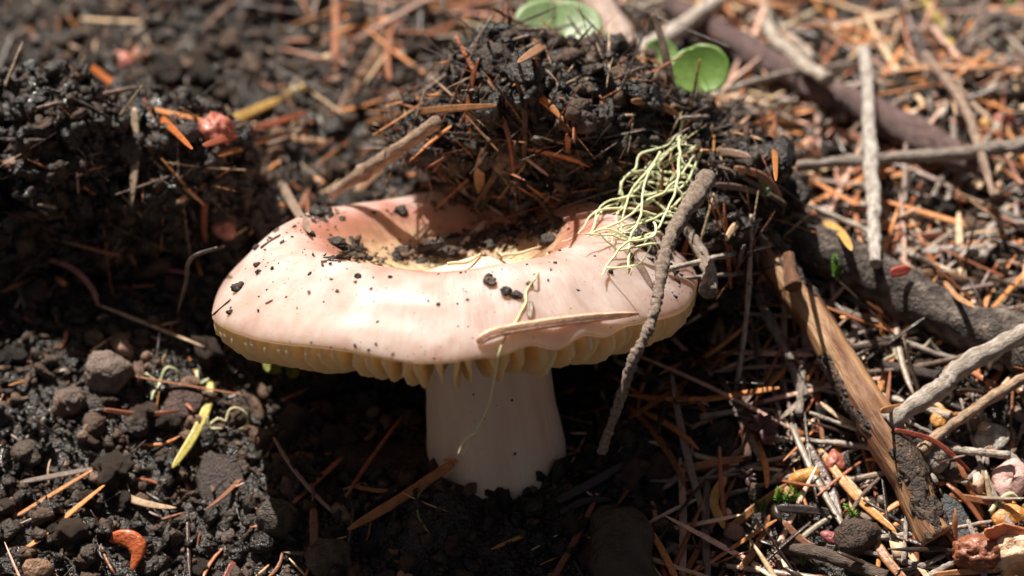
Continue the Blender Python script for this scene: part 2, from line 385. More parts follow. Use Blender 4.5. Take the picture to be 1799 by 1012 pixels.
for k in range(8):
    v, f = gill_geo(k)
    v[:, 1] += .5 * np.sin(v[:, 0] / 5 + k) * (v[:, 2] < -1)
    GM.append(rawmesh('gill', v * S, f))
for k in range(NG):
    a = 2 * math.pi * (k + .25 * math.sin(k * 2.3)) / NG - math.pi; f, l = margin(np.array([a]))
    o = link('gill', GM[(k * 5 + k // 3) % 8], M_gill, mush)
    m4 = Matrix.Translation((0, 0, float(l[0]) * .85 * S)) @ Matrix.Rotation(a, 4, 'Z') @ Matrix.Rotation(random.uniform(-.03, .03), 4, 'X') @ Matrix.Diagonal((float(f[0]), 1, random.uniform(.9, 1.1), 1))
    o.matrix_local = CAPM @ m4
# stem
ns = 40; tt = np.linspace(0, 1, ns)
ax = spline([CC + MR @ np.array([4.5, -1, 4.5]), (-5.4, -3, -10), (-4.0, -6.0, -22), (-2.6, -9.0, -36), (-2, -10.5, -48)], ns)
rd = np.interp(tt, [0, .12, .25, .5, .72, .88, 1], [13.8, 12, 11.3, 12.2, 13.2, 12.6, 9])
SV, SF = tube_geo(ax, rd, 48, (0, 1, 0), 1.0, .035, 12, 4)
d = fbm(SV, 6, 3, 9) * .15; SV = SV + d[:, None] * .6
stem = solid('stem', SV, SF, M_stem, mush, None, True, grain_of(ax, rd, 48, .15)); stem['label'] = 'thick pale cream stem standing in shade'
BS = add_surf(SV, SF)

# ================================================================== CLODS
def clod_geo(c, rad, seed, sub=6, amp=1.0, cone=0, lean=0, fwd=0):
    V0, F0 = ICO[sub]; P = V0 * np.array(rad)
    n = fbm(P + seed * 31, 14, 4, seed) * 4.2 + billow(P + seed * 7, 6.5, 3, seed + 3) * 1.9 + fbm(P, 1.6, 2, seed + 5) * .55
    W = V0 * (np.array(rad) + (n * amp)[:, None]); W[:, 0] *= 1 - cone * V0[:, 2]; W[:, 0] += lean * V0[:, 2]; W[:, 1] -= fwd * V0[:, 2]
    return W + np.array(c), F0
CLODS = {}
def make_clod(key, c, rad, seed, label, amp=1.0, cone=0, lean=0, fwd=0):
    V, F = clod_geo(c, rad, seed, 6, amp, cone, lean, fwd); o = solid('soil_clod', V, F, M_soil); tag(o, label, 'soil clod')
    CLODS[key] = (V, F, o); add_surf(V, F[::1]); return o
make_clod('cap', (7.5, 36, 14.5), (30, 19, 14.5), 3, 'large dark soil clod heaped on the back of the mushroom cap', 1.1, .3, -4, 5)
make_clod('left', (-86, 40, -4), (32, 14, 26), 5, 'big dark clod of soil standing beside the mushroom', 1.25, 0, 0, 6)
make_clod('right', (37, 30, 1), (16, 16, 16), 9, 'dark crumbly soil lump between mushroom cap and peeled stick', 1.0)

# ------------------------------------------------------------------ scattered stuff
def rot_from(t, n):
    t = t - (t * n).sum(-1, keepdims=True) * n; t /= np.linalg.norm(t, axis=-1, keepdims=True)
    s = np.cross(n, t); return np.stack([t, s, n], -1)          # columns
def rand_rot(k):
    n = rng.normal(size=(k, 3)); n /= np.linalg.norm(n, axis=1)[:, None]; return rot_from(rng.normal(size=(k, 3)), n)
def inst(bases, pos, rot, scl, cols, pick=None):
    """many copies joined as arrays: bases list of (V,F)"""
    k = len(pos); pick = rng.integers(len(bases), size=k) if pick is None else pick; VV, FF, CCs, off = [], [], [], 0
    for b, (V, F) in enumerate(bases):
        m = np.where(pick == b)[0]
        if not len(m): continue
        W = np.einsum('kij,kvj->kvi', rot[m], V[None] * scl[m][:, None]) + pos[m][:, None]
        VV.append(W.reshape(-1, 3)); FF.append((F[None] + (np.arange(len(m)) * len(V))[:, None, None]).reshape(-1, 3) + off)
        CCs.append(np.repeat(cols[m], len(V), 0)); off += len(m) * len(V)
    return np.vstack(VV), np.vstack(FF), np.vstack(CCs)
def crumb_base(sub, seed, amp=.33):
    V, F = ICO[sub]; n = fbm(V * 1.0 + seed * 13.7, 1.0, 3, seed); return V * (1 + amp * n)[:, None] * np.array([[1.15, .95, .8]]), F
CB1 = [crumb_base(1, s, .8) for s in range(10)]; CB2 = [crumb_base(2, s, .7) for s in range(10)]
CRUMBC = np.array([(.010, .0062, .0042), (.021, .0115, .0066), (.042, .0225, .0125), (.075, .04, .022), (.125, .07, .042), (.2, .125, .085)])
def crumb_cols(k, light=1.0):
    c = CRUMBC[rng.choice(6, k, p=[.2, .22, .22, .18, .13, .05])]; return c * rng.uniform(.75, 1.3, (k, 1)) * light
def damp(P): return (1.15 + .75 * fbm(P, 22, 3, 77))[:, None].clip(.35, 2.2)
def ground_pts(k, fn):
    out = []
    while sum(map(len, out)) < k:
        n = k * 2; x = rng.uniform(-122, 122, n); y = rng.uniform(-62, 200, n); z = gz(x, y)
        P = np.stack([x, y, z], -1); out.append(P[rng.random(n) < fn(x, y, z)])
    return np.vstack(out)[:k]
PROT = [(340, 740), (355, 700), (320, 790), (225, 965), (183, 663), (126, 708), (120, 480), (378, 228), (450, 200), (500, 180), (520, 240), (212, 108), (250, 95), (220, 160), (290, 210), (1228, 128), (1470, 814), (1420, 842), (1375, 880), (1500, 905), (1338, 893), (1640, 800), (1503, 945), (1770, 840), (1740, 960), (1470, 470), (1260, 880), (1520, 890), (400, 735), (280, 670), (1475, 985), (1740, 770), (700, 870)]
def free(P, d=42):
    px, py = topx(P); o = np.ones(len(P), bool)
    for x, y in PROT: o &= (px - x) ** 2 + (py - y) ** 2 > d * d
    return o
def infall(P, m=60):
    px, py = topx(P); return (px > -m) & (px < 1799 + m) & (py > -m) & (py < 1012 + m)
soilw = lambda x, y, z: np.clip(1.05 - litterness(x, y, z) * .8, 0, 1)
# fine crumbs
P = ground_pts(17000, soilw); sz = .32 + .5 * rng.random(len(P)) ** 2
P[:, 2] += sz * .35
A1 = inst(CB1, P, rand_rot(len(P)), sz[:, None] * rng.uniform(.55, 1.35, (len(P), 3)), crumb_cols(len(P)) * damp(P))
P = ground_pts(5200, soilw); sz = .75 + 1.5 * rng.random(len(P)) ** 2.6; P[:, 2] += sz * .35
A2 = inst(CB2, P, rand_rot(len(P)), sz[:, None] * rng.uniform(.6, 1.25, (len(P), 3)), crumb_cols(len(P)) * damp(P))
def join(*As):
    off = 0; V, F, C = [], [], []
    for a in As: V.append(a[0]); F.append(a[1] + off); C.append(a[2]); off += len(a[0])
    return np.vstack(V), np.vstack(F), np.vstack(C)
def stuff(name, A, mat, label, cat, smooth=False):
    o = link(name, rawmesh(name, A[0] * S, A[1], smooth, A[2]), mat); return tag(o, label, cat, kind='stuff')
stuff('soil_crumbs', join(A1, A2), M_crumb, 'fine dark crumbs of moist soil covering the ground', 'soil', True)

# crumbs, flakes and fibres sticking to the clods
def tri_pts(V, F, k):
    a, b, c = V[F[:, 0]], V[F[:, 1]], V[F[:, 2]]; n = np.cross(b - a, c - a); ar = np.linalg.norm(n, axis=1); n = n / ar[:, None]
    f = rng.choice(len(F), k, p=ar / ar.sum()); u = np.sqrt(rng.random(k))[:, None]; v = rng.random(k)[:, None]
    return a[f] * (1 - u) + b[f] * u * (1 - v) + c[f] * u * v, n[f]
def needle_base(curve, seed, seg=6, n=7):
    s = np.linspace(-.5, .5, n); P = np.stack([s, curve * (s ** 2 - .1), .25 * curve * (s ** 2)], -1)
    r = np.interp(s, [-.5, -.42, -.1, .35, .5], [.55, .9, 1, .8, .25])
    V, F = tube_geo(P, r * .03, seg, (0, 0, 1), .5, groove=.5); return V, F      # unit length; width scaled separately
NB = [needle_base(c, k) for k, c in enumerate((0, .1, -.12, .2, -.2, .05, .3, -.06))]
NCOL = {'orange': (.64, .26, .085), 'red-brown': (.33, .12, .055), 'tan': (.68, .48, .31), 'grey-brown': (.27, .2, .16), 'dark brown': (.04, .023, .016), 'pinkish': (.72, .44, .34)}
NK = list(NCOL)
def needle_set(P, Nn, ln, wd, kinds, tilt=.25, tdir=None):
    k = len(P); t = rng.normal(size=(k, 3)) if tdir is None else tdir
    n = Nn + rng.normal(size=(k, 3)) * tilt; n /= np.linalg.norm(n, axis=1)[:, None]
    rot = rot_from(t, n); scl = np.stack([ln, wd / .06, wd / .06], -1)
    cols = np.array([NCOL[q] for q in kinds]) * rng.uniform(.65, 1.3, (k, 1)) * rng.uniform(.93, 1.07, (k, 3))
    return inst(NB, P, rot, scl, cols)
for key, k in (('cap', 2600), ('left', 3200), ('right', 1100)):
    V, F, o = CLODS[key]; P, n = tri_pts(V, F, k); sz = .3 + 1.7 * rng.random(k) ** 4
    A = inst(CB1, P + n * sz[:, None] * .3, rand_rot(k), sz[:, None] * rng.uniform(.5, 1.4, (k, 3)), crumb_cols(k, .55))
    k2 = k // 4; P, n = tri_pts(V, F, k2)                                   # flakes
    B = inst(CB1, P + n * .3, rot_from(rng.normal(size=(k2, 3)), n + .3 * rng.normal(size=(k2, 3))), rng.uniform(.7, 2.8, (k2, 1)) * np.array([[1, .65, .12]]), crumb_cols(k2, 1.0))
    k3 = k // (7 if key == 'left' else 3); P, n = tri_pts(V, F, k3)
    kinds = rng.choice(NK, k3, p=[.07, .2, .1, .18, .42, .03])
    D = needle_set(P + n * .5, n, rng.uniform(5, 24, k3), .18 + .9 * rng.random(k3) ** 2.8, kinds, .2)
    k4 = k // 16; P, n = tri_pts(V, F, k4); s4 = 1.2 + 2.2 * rng.random(k4) ** 2; E = inst([crumb_base(3, q, .6) for q in range(4)], P + n * s4[:, None] * .15, rand_rot(k4), s4[:, None] * rng.uniform(.7, 1.2, (k4, 3)), crumb_cols(k4, .5))
    J = join(A, B, D, E); base = np.array(o.location)
    q = link('clinging_crumbs', rawmesh('clinging_crumbs', J[0] * S - base, J[1], True, J[2]), M_crumb, o); q['kind'] = 'stuff'

# needle litter (uncountable remainder) and fibres
litw = lambda x, y, z: np.clip(litterness(x, y, z) * 1.1 + .05, 0, 1)
P = ground_pts(2000, litw); P = P[free(P, 34)]; k = len(P); n = gn(P[:, 0], P[:, 1]); P += n * rng.uniform(0, 3.0, (k, 1))
kinds = rng.choice(NK, k, p=[.06, .2, .08, .2, .44, .02])
A = needle_set(P, n, rng.uniform(9, 32, k), rng.uniform(.55, 1.5, k), kinds, .3)
P = ground_pts(1500, lambda x, y, z: soilw(x, y, z) * .8 + .2); k = len(P); n = gn(P[:, 0], P[:, 1]); P += n * .5
kf = 1500; Pf = ground_pts(kf, litw); nf = gn(Pf[:, 0], Pf[:, 1]); Pf += nf * rng.uniform(0, 3, (kf, 1))
FL = inst(CB1, Pf, rot_from(rng.normal(size=(kf, 3)), nf + .35 * rng.normal(size=(kf, 3))), rng.uniform(.5, 2.4, (kf, 1)) * np.array([[1, .6, .14]]), np.array([NCOL[q] for q in rng.choice(NK, kf, p=[.06, .2, .16, .3, .25, .03])]) * rng.uniform(.7, 1.3, (kf, 1)))
B = needle_set(P, n, rng.uniform(3, 11, k), rng.uniform(.35, .9, k), rng.choice(NK, k, p=[.06, .18, .12, .2, .41, .03]), .35)
stuff('needle_litter', join(A, B, FL), M_needles, 'matted brown conifer needle litter covering the ground', 'needle litter', True)

# ------------------------------------------------------------------ individual scattered needles and crumbs
NME = [rawmesh('needle', np.array(tube_geo(np.stack([s, c * (s ** 2 - .1), .2 * abs(c) * s ** 2], -1), np.interp(s, [-.5, -.45, -.1, .2, .42, .5], [.4, .8, 1, .9, .55, .1]) * .03, 10, (0, 0, 1), .45, groove=.6)[0]),
        tube_geo(np.stack([s, 0 * s, 0 * s], -1), 0 * s + 1, 10)[1]) for c in (0, .08, -.1, .2, -.22, .04) for s in [np.linspace(-.5, .5, 14)]]
M_needleu = surf_mat('dry_needle_scatter', [(.25, (.5, .45, .4)), (.5, (1, 1, 1)), (.75, (1.35, 1.3, 1.25))], 26, (.2, .5), .3, .003, 'obj', trans=.15)
for m in NME: m.materials.append(M_needleu)
LM = [(183, 663, 'the large rounded pebble'), (225, 965, 'the curled orange-red scale'), (490, 920, 'the angular dark stone'), (340, 740, 'the yellow-green needle'), (120, 490, 'the curved pink needle'), (170, 300, 'the big clod'), (212, 108, 'the pink bud scale'), (450, 200, 'the red berry-like bud'),
 (60, 850, 'the bare soil slope'), (400, 860, 'the curled dead bark'), (70, 60, 'the far crumbly soil'), (450, 60, 'the litter beyond the big clod'), (640, 130, 'the foot of the cap clod'), (880, 900, 'the stem foot'), (700, 900, 'the long orange needle'), (450, 580, 'the hollow under the cap rim'), (1090, 950, 'the rotten log stub'), (1150, 760, 'the hanging twig end'), (1310, 800, 'the thin reddish stem'), (1420, 850, 'the amber bud'), (1260, 900, 'the yellow crescent needle'), (1480, 960, 'the lichen-crusted twig'), (1600, 900, 'the broken branch end'), (1740, 960, 'the orange conifer bud'), (1770, 840, 'the shell-like scale'), (1640, 800, 'the pale grey stone'), (1700, 700, 'the tan twig'), (1460, 600, 'the peeled branch'), (1560, 620, 'the underside of the log'), (1730, 560, 'the log end'), (1650, 450, 'the short white twig'), (1530, 300, 'the white scaly twig'), (1400, 300, 'the arched tan needle'), (1740, 320, 'the long pale root'), (1400, 150, 'the purple-brown branch'), (1230, 130, 'the round green leaf'), (1600, 90, 'the yellow-green sprout'), (1750, 150, 'the far litter bud scales'), (1400, 20, 'the pale grey twig'), (850, 20, 'the large pale leaf'), (1300, 500, 'the soil lump'), (1330, 640, 'the thin leaning grey twig')]
def zone_of(px, py): return 'near ' + min(LM, key=lambda q: (q[0] - px) ** 2 + (q[1] - py) ** 2)[2]
def scatter_needle(p, t, n, ln, wd, kind, where, cat_group):
    o = link('conifer_needle', NME[rng.integers(len(NME))], None); Rm = rot_from(t[None], n[None])[0]
    c = np.array(NCOL[kind.replace('long ', '').replace('short ', '')]) * rng.uniform(.8, 1.35); o.color = (*c, 1)
    o.matrix_world = Matrix.Translation(p * S) @ Matrix(Rm.tolist()).to_4x4() @ Matrix.Diagonal((ln * S, wd / .06 * S, wd / .06 * S, 1))
    return tag(o, f'{kind} dry conifer needle {where}', 'needle', cat_group)
P = ground_pts(900, lambda x, y, z: np.clip(litterness(x, y, z) + .12, 0, 1)); P = P[infall(P, -5) & free(P, 55)][:215]
for p in P:
    n = gn(p[:1], p[1:2])[0] + rng.normal(size=3) * .16; n /= np.linalg.norm(n); px, py = topx(p); lit = float(litterness(*[np.array(v) for v in p]))
    kind = str(rng.choice(NK, p=[.24, .2, .22, .16, .05, .13] if lit > .4 else [.12, .3, .18, .25, .12, .03])); zn = zone_of(px, py)
    scatter_needle(p + n * rng.uniform(1.2, 3.8 if lit > .4 else 1.5), rng.normal(size=3), n, (ln_ := rng.uniform(15, 37) * (1 if lit > .4 else .7)), rng.uniform(.8, 1.6), ('long ' if ln_ > 24 else 'short ') + kind, 'lying loose ' + zn, f"{'long' if ln_ > 24 else 'short'} {kind} needles {zn}")
for key, k, where in (('cap', 26, 'stuck on the soil clod on the cap'), ('left', 7, 'stuck on the big clod beside the mushroom'), ('right', 12, 'stuck on the soil lump between cap and peeled stick')):
    V, F, o = CLODS[key]; Pp, nn = tri_pts(V, F, 400); g = (nn @ VIEW < -.1); Pp, nn = Pp[g][:k], nn[g][:k]
    for p, n in zip(Pp, nn):
        kind = str(rng.choice(NK, p=[.12, .3, .16, .24, .12, .06])); n2 = n + rng.normal(size=3) * .3; n2 /= np.linalg.norm(n2)
        scatter_needle(p + n * 1.0, rng.normal(size=3) + np.array([.6, 0, 0]), n2, rng.uniform(8, 19), rng.uniform(.9, 1.6), kind, where, f'{kind} needles {where}')
CME = []
for s in range(8):
    V, F = ICO[3]; n = fbm(V + s * 9.1, .8, 3, s) * .5 + fbm(V + s, .3, 3, s) * .16; m = rawmesh('soil_crumb', V * (1 + n)[:, None], F); m.materials.append(M_crumbo); CME.append(m)
P = ground_pts(700, soilw); P = P[infall(P, -5) & free(P)][:190]
for p in P:
    px, py = topx(p); r = 1.4 + 2.0 * rng.random() ** 2; o = link('soil_crumb', CME[rng.integers(8)], None)
    ci = rng.choice([2, 3, 4, 5], p=[.35, .3, .23, .12]); c = CRUMBC[ci] * rng.uniform(.8, 1.2); o.color = (*c, 1)
    o.matrix_world = Matrix.Translation((p + np.array([0, 0, r * .5])) * S) @ Matrix(rand_rot(1)[0].tolist()).to_4x4() @ Matrix.Diagonal((*(r * rng.uniform(.75, 1.2, 3) * S), 1))
    zn = zone_of(px, py); ds = ('large ' if r > 2.0 else 'small ') + ('black', 'dark brown', 'brown', 'pale brown')[ci - 2]; tag(o, f'{ds} lump of soil {zn}', 'soil crumb', f'{ds} soil crumbs {zn}')

# ================================================================== HAND-PLACED THINGS (pixels are of the photograph)
def px2mm(w, p): return w * ((np.asarray(p) - CAM) @ VIEW) / FPX
def twig(name, label, pts, wpx, color, mat=None, cat='twig', rough=.22, rsc=1.6, pct=75, seg=14, cam=None, surf=False, P=None, n=None, knobs=0, parent=None, deg=1, gk=.35):
    L = sum(math.dist(a[:2], b[:2]) for a, b in zip(pts, pts[1:])); n = n or max(14, int(L / 6))
    if P is None: P = lay([q[:2] for q in pts], n, px2mm(wpx if np.isscalar(wpx) else max(wpx), np.zeros(3)) * .35, pct, deg)
    else: P = spline(P, n)
    wp = np.interp(np.linspace(0, 1, n), np.linspace(0, 1, 2 if np.isscalar(wpx) else len(wpx)), [wpx, wpx] if np.isscalar(wpx) else wpx)
    r = px2mm(wp / 2, P.mean(0))
    if knobs:
        kr = np.random.default_rng(len(label or name)); s = np.linspace(0, 1, n)
        r = r * (1 + .2 * np.max([np.exp(-((s - q) / .012) ** 2) for q in kr.random(knobs)], 0))
    P = P + np.stack([fbm(P + 3, 9, 2, 7), fbm(P + 50, 9, 2, 8), 0 * P[:, 0]], -1) * r.mean() * .22
    V, F = tube_geo(P, r, seg, (0.1, -.5, 1), 1.0, rough, rsc * max(.5, r.mean() / 1.2), len(label or name), flatend=True)
    o = solid(name, V, F, mat or M_twig, parent, color, True, grain_of(P, r, seg, gk))
    if surf: add_surf(V, F)
    if parent is None: tag(o, label, cat)
    elif label: o['label'] = label
    return o, P, r
GREY = (.26, .215, .18); PALE = (.52, .45, .38)
TL = ['thin grey twig', 'slender brown twig', 'pale bleached twig']; TC = [(.4, .34, .3), (.24, .16, .12), (.6, .52, .44)]
for k in range(62):
    Pq = ground_pts(1, litw)[0]
    while not infall(Pq[None], -20)[0] or topx(Pq)[0] < 1260: Pq = ground_pts(1, litw)[0]
    qx, qy = topx(Pq); an = random.uniform(0, math.pi); L_ = random.uniform(110, 400); dx, dy = math.cos(an) * L_ / 2, math.sin(an) * L_ / 2; j = random.choice((0, 0, 1, 2)); zn = zone_of(qx, qy)
    o, _, _ = twig('twig', f'{TL[j]} lying loose {zn}', [(qx - dx, qy - dy), (qx + random.uniform(-14, 14), qy + random.uniform(-14, 14)), (qx + dx, qy + dy)], [random.uniform(4, 10), random.uniform(7, 15)], TC[j], knobs=6, seg=10, pct=80)
    o['group'] = f'{TL[j]}s {zn}'
# big sticks
twig('fallen_branch', 'thick grey-barked log lying across the needle litter, moss at its side', [(1335, 395), (1480, 455), (1620, 535), (1740, 585), (1860, 650)], [70, 84, 88, 92, 92], None, M_bark, 'branch', .16, 2.2, 80, 28, surf=True)
pe = empty('peeled_branch', CAM + ray(1480, 640) * hit(1480, 640)[0])
tag(pe, 'tan peeled branch with dark bark remnants and a broken end', 'branch')
_, PP, PRr = twig('wood', None, [(1318, 392), (1400, 520), (1480, 640), (1560, 775), (1650, 945)], [50, 60, 64, 70, 64], None, M_wood, 'branch', .09, 5, 85, 28, surf=True, parent=pe, gk=.12)
def bark_patch(name, P, r, s0, s1, a0, a1, mat, label, seed, color=None, thick=.45, cut=-.15):
    n, m = 60, 30; idx = np.linspace(s0, s1, n) * (len(P) - 1); Q = np.stack([np.interp(idx, np.arange(len(P)), P[:, k]) for k in range(3)], -1); rr = np.interp(idx, np.arange(len(P)), r)
    T, s, u = frames(Q, np.array([.1, -.5, 1])); a = np.linspace(a0, a1, m)
    G = np.stack(np.meshgrid(np.linspace(-1, 1, n), np.linspace(-1, 1, m), indexing='ij'), -1); e = 1 - np.maximum(np.abs(G[..., 0]) ** 3, np.abs(G[..., 1]) ** 2)
    base = Q[:, None] + 0 * a[None, :, None]; dirs = np.cos(a)[None, :, None] * s[:, None] + np.sin(a)[None, :, None] * u[:, None]
    mask = e * 1.2 + fbm(base + dirs * 6 + seed, 3.2, 5, seed, .65) * .9 - .5
    h = np.clip(mask * 2.2, -1, 1) * thick
    V = (base + dirs * (rr[:, None, None] * 1.02 + h[..., None] + fbm(base + dirs * 4, 1.2, 3, seed)[..., None] * .12 * (h[..., None] > 0))).reshape(-1, 3)
    i = (np.arange(n - 1)[:, None] * m + np.arange(m - 1)[None]).ravel(); F = np.stack([i, i + 1, i + m + 1, i + m], -1)
    F = np.vstack([F[:, [0, 1, 2]], F[:, [0, 2, 3]]]); o = solid(name, V, F, mat, pe, color); o['label'] = label
bark_patch('bark', PP, PRr, .45, .74, -.5, .9, M_dbark, 'dark bark strip left on the peeled branch', 2)
bark_patch('bark', PP, PRr, .74, 1.0, .6, 2.9, M_dbark, 'brown crumbling bark at the broken end', 6)
bark_patch('bark', PP, PRr, .0, .30, 1.2, 3.2, M_bark, 'grey flaking bark on the upper end', 9)
twig('knot_stub', 'short brown side stub', [(1384, 448), (1388, 475), (1396, 505)], [20, 26, 30], (.22, .10, .05), None, 'branch', .15, 1.5, 90, 14, parent=pe)
twig('fallen_branch', 'dark purple-brown branch with pale lichen spots behind the round green leaf', [(1170, 8), (1330, 95), (1460, 165), (1620, 245), (1740, 300)], [44, 52, 56, 58, 30], (.17, .105, .1), None, 'branch', .18, 2.5, 93, 22, surf=True)
twig('fallen_branch', 'smooth pale pinkish branch standing up behind the soil clod', [(1035, -30), (1090, 80), (1150, 215)], [52, 60, 64], (.55, .42, .36), None, 'branch', .06, 3, 85, 22, P=[at_y(1030, -40, 112), at_y(1090, 80, 84), at_y(1150, 200, 56)])
T_ = [
 ('pale grey twig lying along the purple-brown branch', [(1335, -20), (1350, 50), (1395, 100), (1455, 140)], [18, 24, 22], PALE, 8),
 ('smooth whitish twig slanting behind the round green leaf', [(1290, -20), (1200, 45), (1115, 95)], [26, 30, 30], (.6, .52, .46), 0),
 ('white scaly twig standing upright against the log', [(1518, 85), (1527, 200), (1532, 330), (1536, 465)], [17, 21, 22, 18], (.6, .55, .5), 40),
 ('long grey twig crossing behind the white scaly twig', [(1365, 295), (1560, 278), (1700, 268), (1830, 250)], [16, 20, 24, 26], (.36, .3, .26), 14),
 ('short white twig lying flat behind the log', [(1560, 446), (1650, 442), (1745, 440)], [17, 19, 18], (.62, .56, .52), 10),
 ('pale twig with a swollen joint resting against the log', [(1830, 570), (1700, 640), (1640, 690), (1560, 745)], [30, 36, 32, 34], (.5, .43, .37), 5),
 ('smooth tan twig below the twig with a swollen joint', [(1840, 640), (1740, 700), (1660, 755), (1615, 795)], [20, 20, 18, 24], (.5, .34, .22), 3),
 ('thin grey twig leaning beside the peeled branch', [(1318, 480), (1352, 560), (1380, 620), (1415, 700)], [15, 19, 17, 18], (.34, .28, .25), 5),
 ('thin reddish stem ending in a dark bud', [(1296, 560), (1305, 690), (1312, 805)], [13, 15, 16], (.17, .085, .055), 6),
 ('brown twig with white lichen crust half buried in the litter', [(1375, 962), (1450, 975), (1560, 1015)], [24, 26, 24], (.13, .09, .07), 4),
 ('dark twig behind the upright white scaly twig', [(1560, -20), (1610, 60), (1625, 110)], [20, 24, 20], (.09, .07, .07), 4),
 ('brown stem standing up in the litter behind the log', [(1735, -20), (1712, 60), (1700, 95)], [20, 18, 14], (.22, .16, .13), 2),
 ('long pale root curving through the litter', [(1625, 95), (1690, 180), (1720, 260), (1745, 345)], [14, 16, 16, 10], (.42, .3, .23), 2),
 ('grey forked twig end by the long pale root', [(1660, 320), (1730, 360), (1800, 395)], [14, 16, 18], (.22, .19, .18), 5),
 ('thin brown twig crossing the litter behind the branch', [(1640, 0), (1720, 22), (1830, 45)], [16, 18, 20], (.2, .16, .13), 5),
 ('whitish twig piece under the short white twig', [(1725, 455), (1745, 400), (1790, 330)], [16, 17, 16], (.46, .4, .36), 8),
 ('grey twig stub standing in the litter behind the log', [(1590, 345), (1585, 380), (1578, 420)], [18, 20, 16], (.34, .25, .22), 3),
 ('dark twig lying under the log in its shade', [(1545, 640), (1610, 655), (1690, 668)], [18, 22, 16], (.07, .05, .042), 3),
]
for lab, pts, wpx, c, kn in T_: twig('twig', lab, pts, wpx, c, knobs=kn, rough=.2, pct=93)
# twig lying from clod to cap on the left of the clod
P_ = [at_y(585, 340, 27), at_y(640, 303, 23), at_y(690, 268, 20), at_y(768, 212, 17)]
twig('twig', 'short tan twig slanting from the soil clod down onto the cap', [(585, 335), (680, 275), (768, 210)], [20, 27, 26, 22], (.4, .28, .2), P=P_, rough=.2, knobs=8)
# twig hanging in front of the cap
P_ = [at_y(1246, 308, 6), at_y(1198, 378, -6), at_y(1169, 440, -15), at_y(1157, 494, -22), at_y(1149, 548, -28), at_y(1132, 594, -32), at_y(1111, 639, -34), at_y(1082, 725, -35), at_y(1057, 796, -36)]
twig('twig', 'knobbly thin twig hanging down in front of the cap edge', [(1256, 312), (1172, 470), (1060, 797)], [32, 26, 21, 18, 17, 17, 16, 15, 14], (.38, .29, .23), P=P_, rough=.3, n=170, knobs=46, rsc=.6, gk=1.3)
P_ = [at_y(1200, 395, 12), at_y(1228, 440, 4), at_y(1246, 480, -4), at_y(1244, 515, -10)]
twig('twig', 'broken grey twig stub poking out below the soil lump', [(1200, 395), (1244, 515)], [20, 22, 24, 32], (.3, .24, .2), P=P_, rough=.28, knobs=5)
twig('twig', 'dark brown upright stem beside the round green leaf', [(1148, 25), (1172, 110), (1186, 200)], [11, 15, 16], (.17, .11, .08), P=[at_y(1148, 25, 42), at_y(1172, 110, 36), at_y(1188, 215, 30)], rough=.12)
twig('root', 'thin brown root hanging down the face of the soil clod', [(905, 108), (922, 190), (918, 312)], [12, 10, 9], (.13, .08, .055), P=None, rough=.15, cat='root', deg=2)
twig('root', 'thin dark stick propped against the hollow under the clod', [(908, 252), (868, 310), (828, 372)], [12, 13, 8], (.11, .065, .045), rough=.15, cat='root')

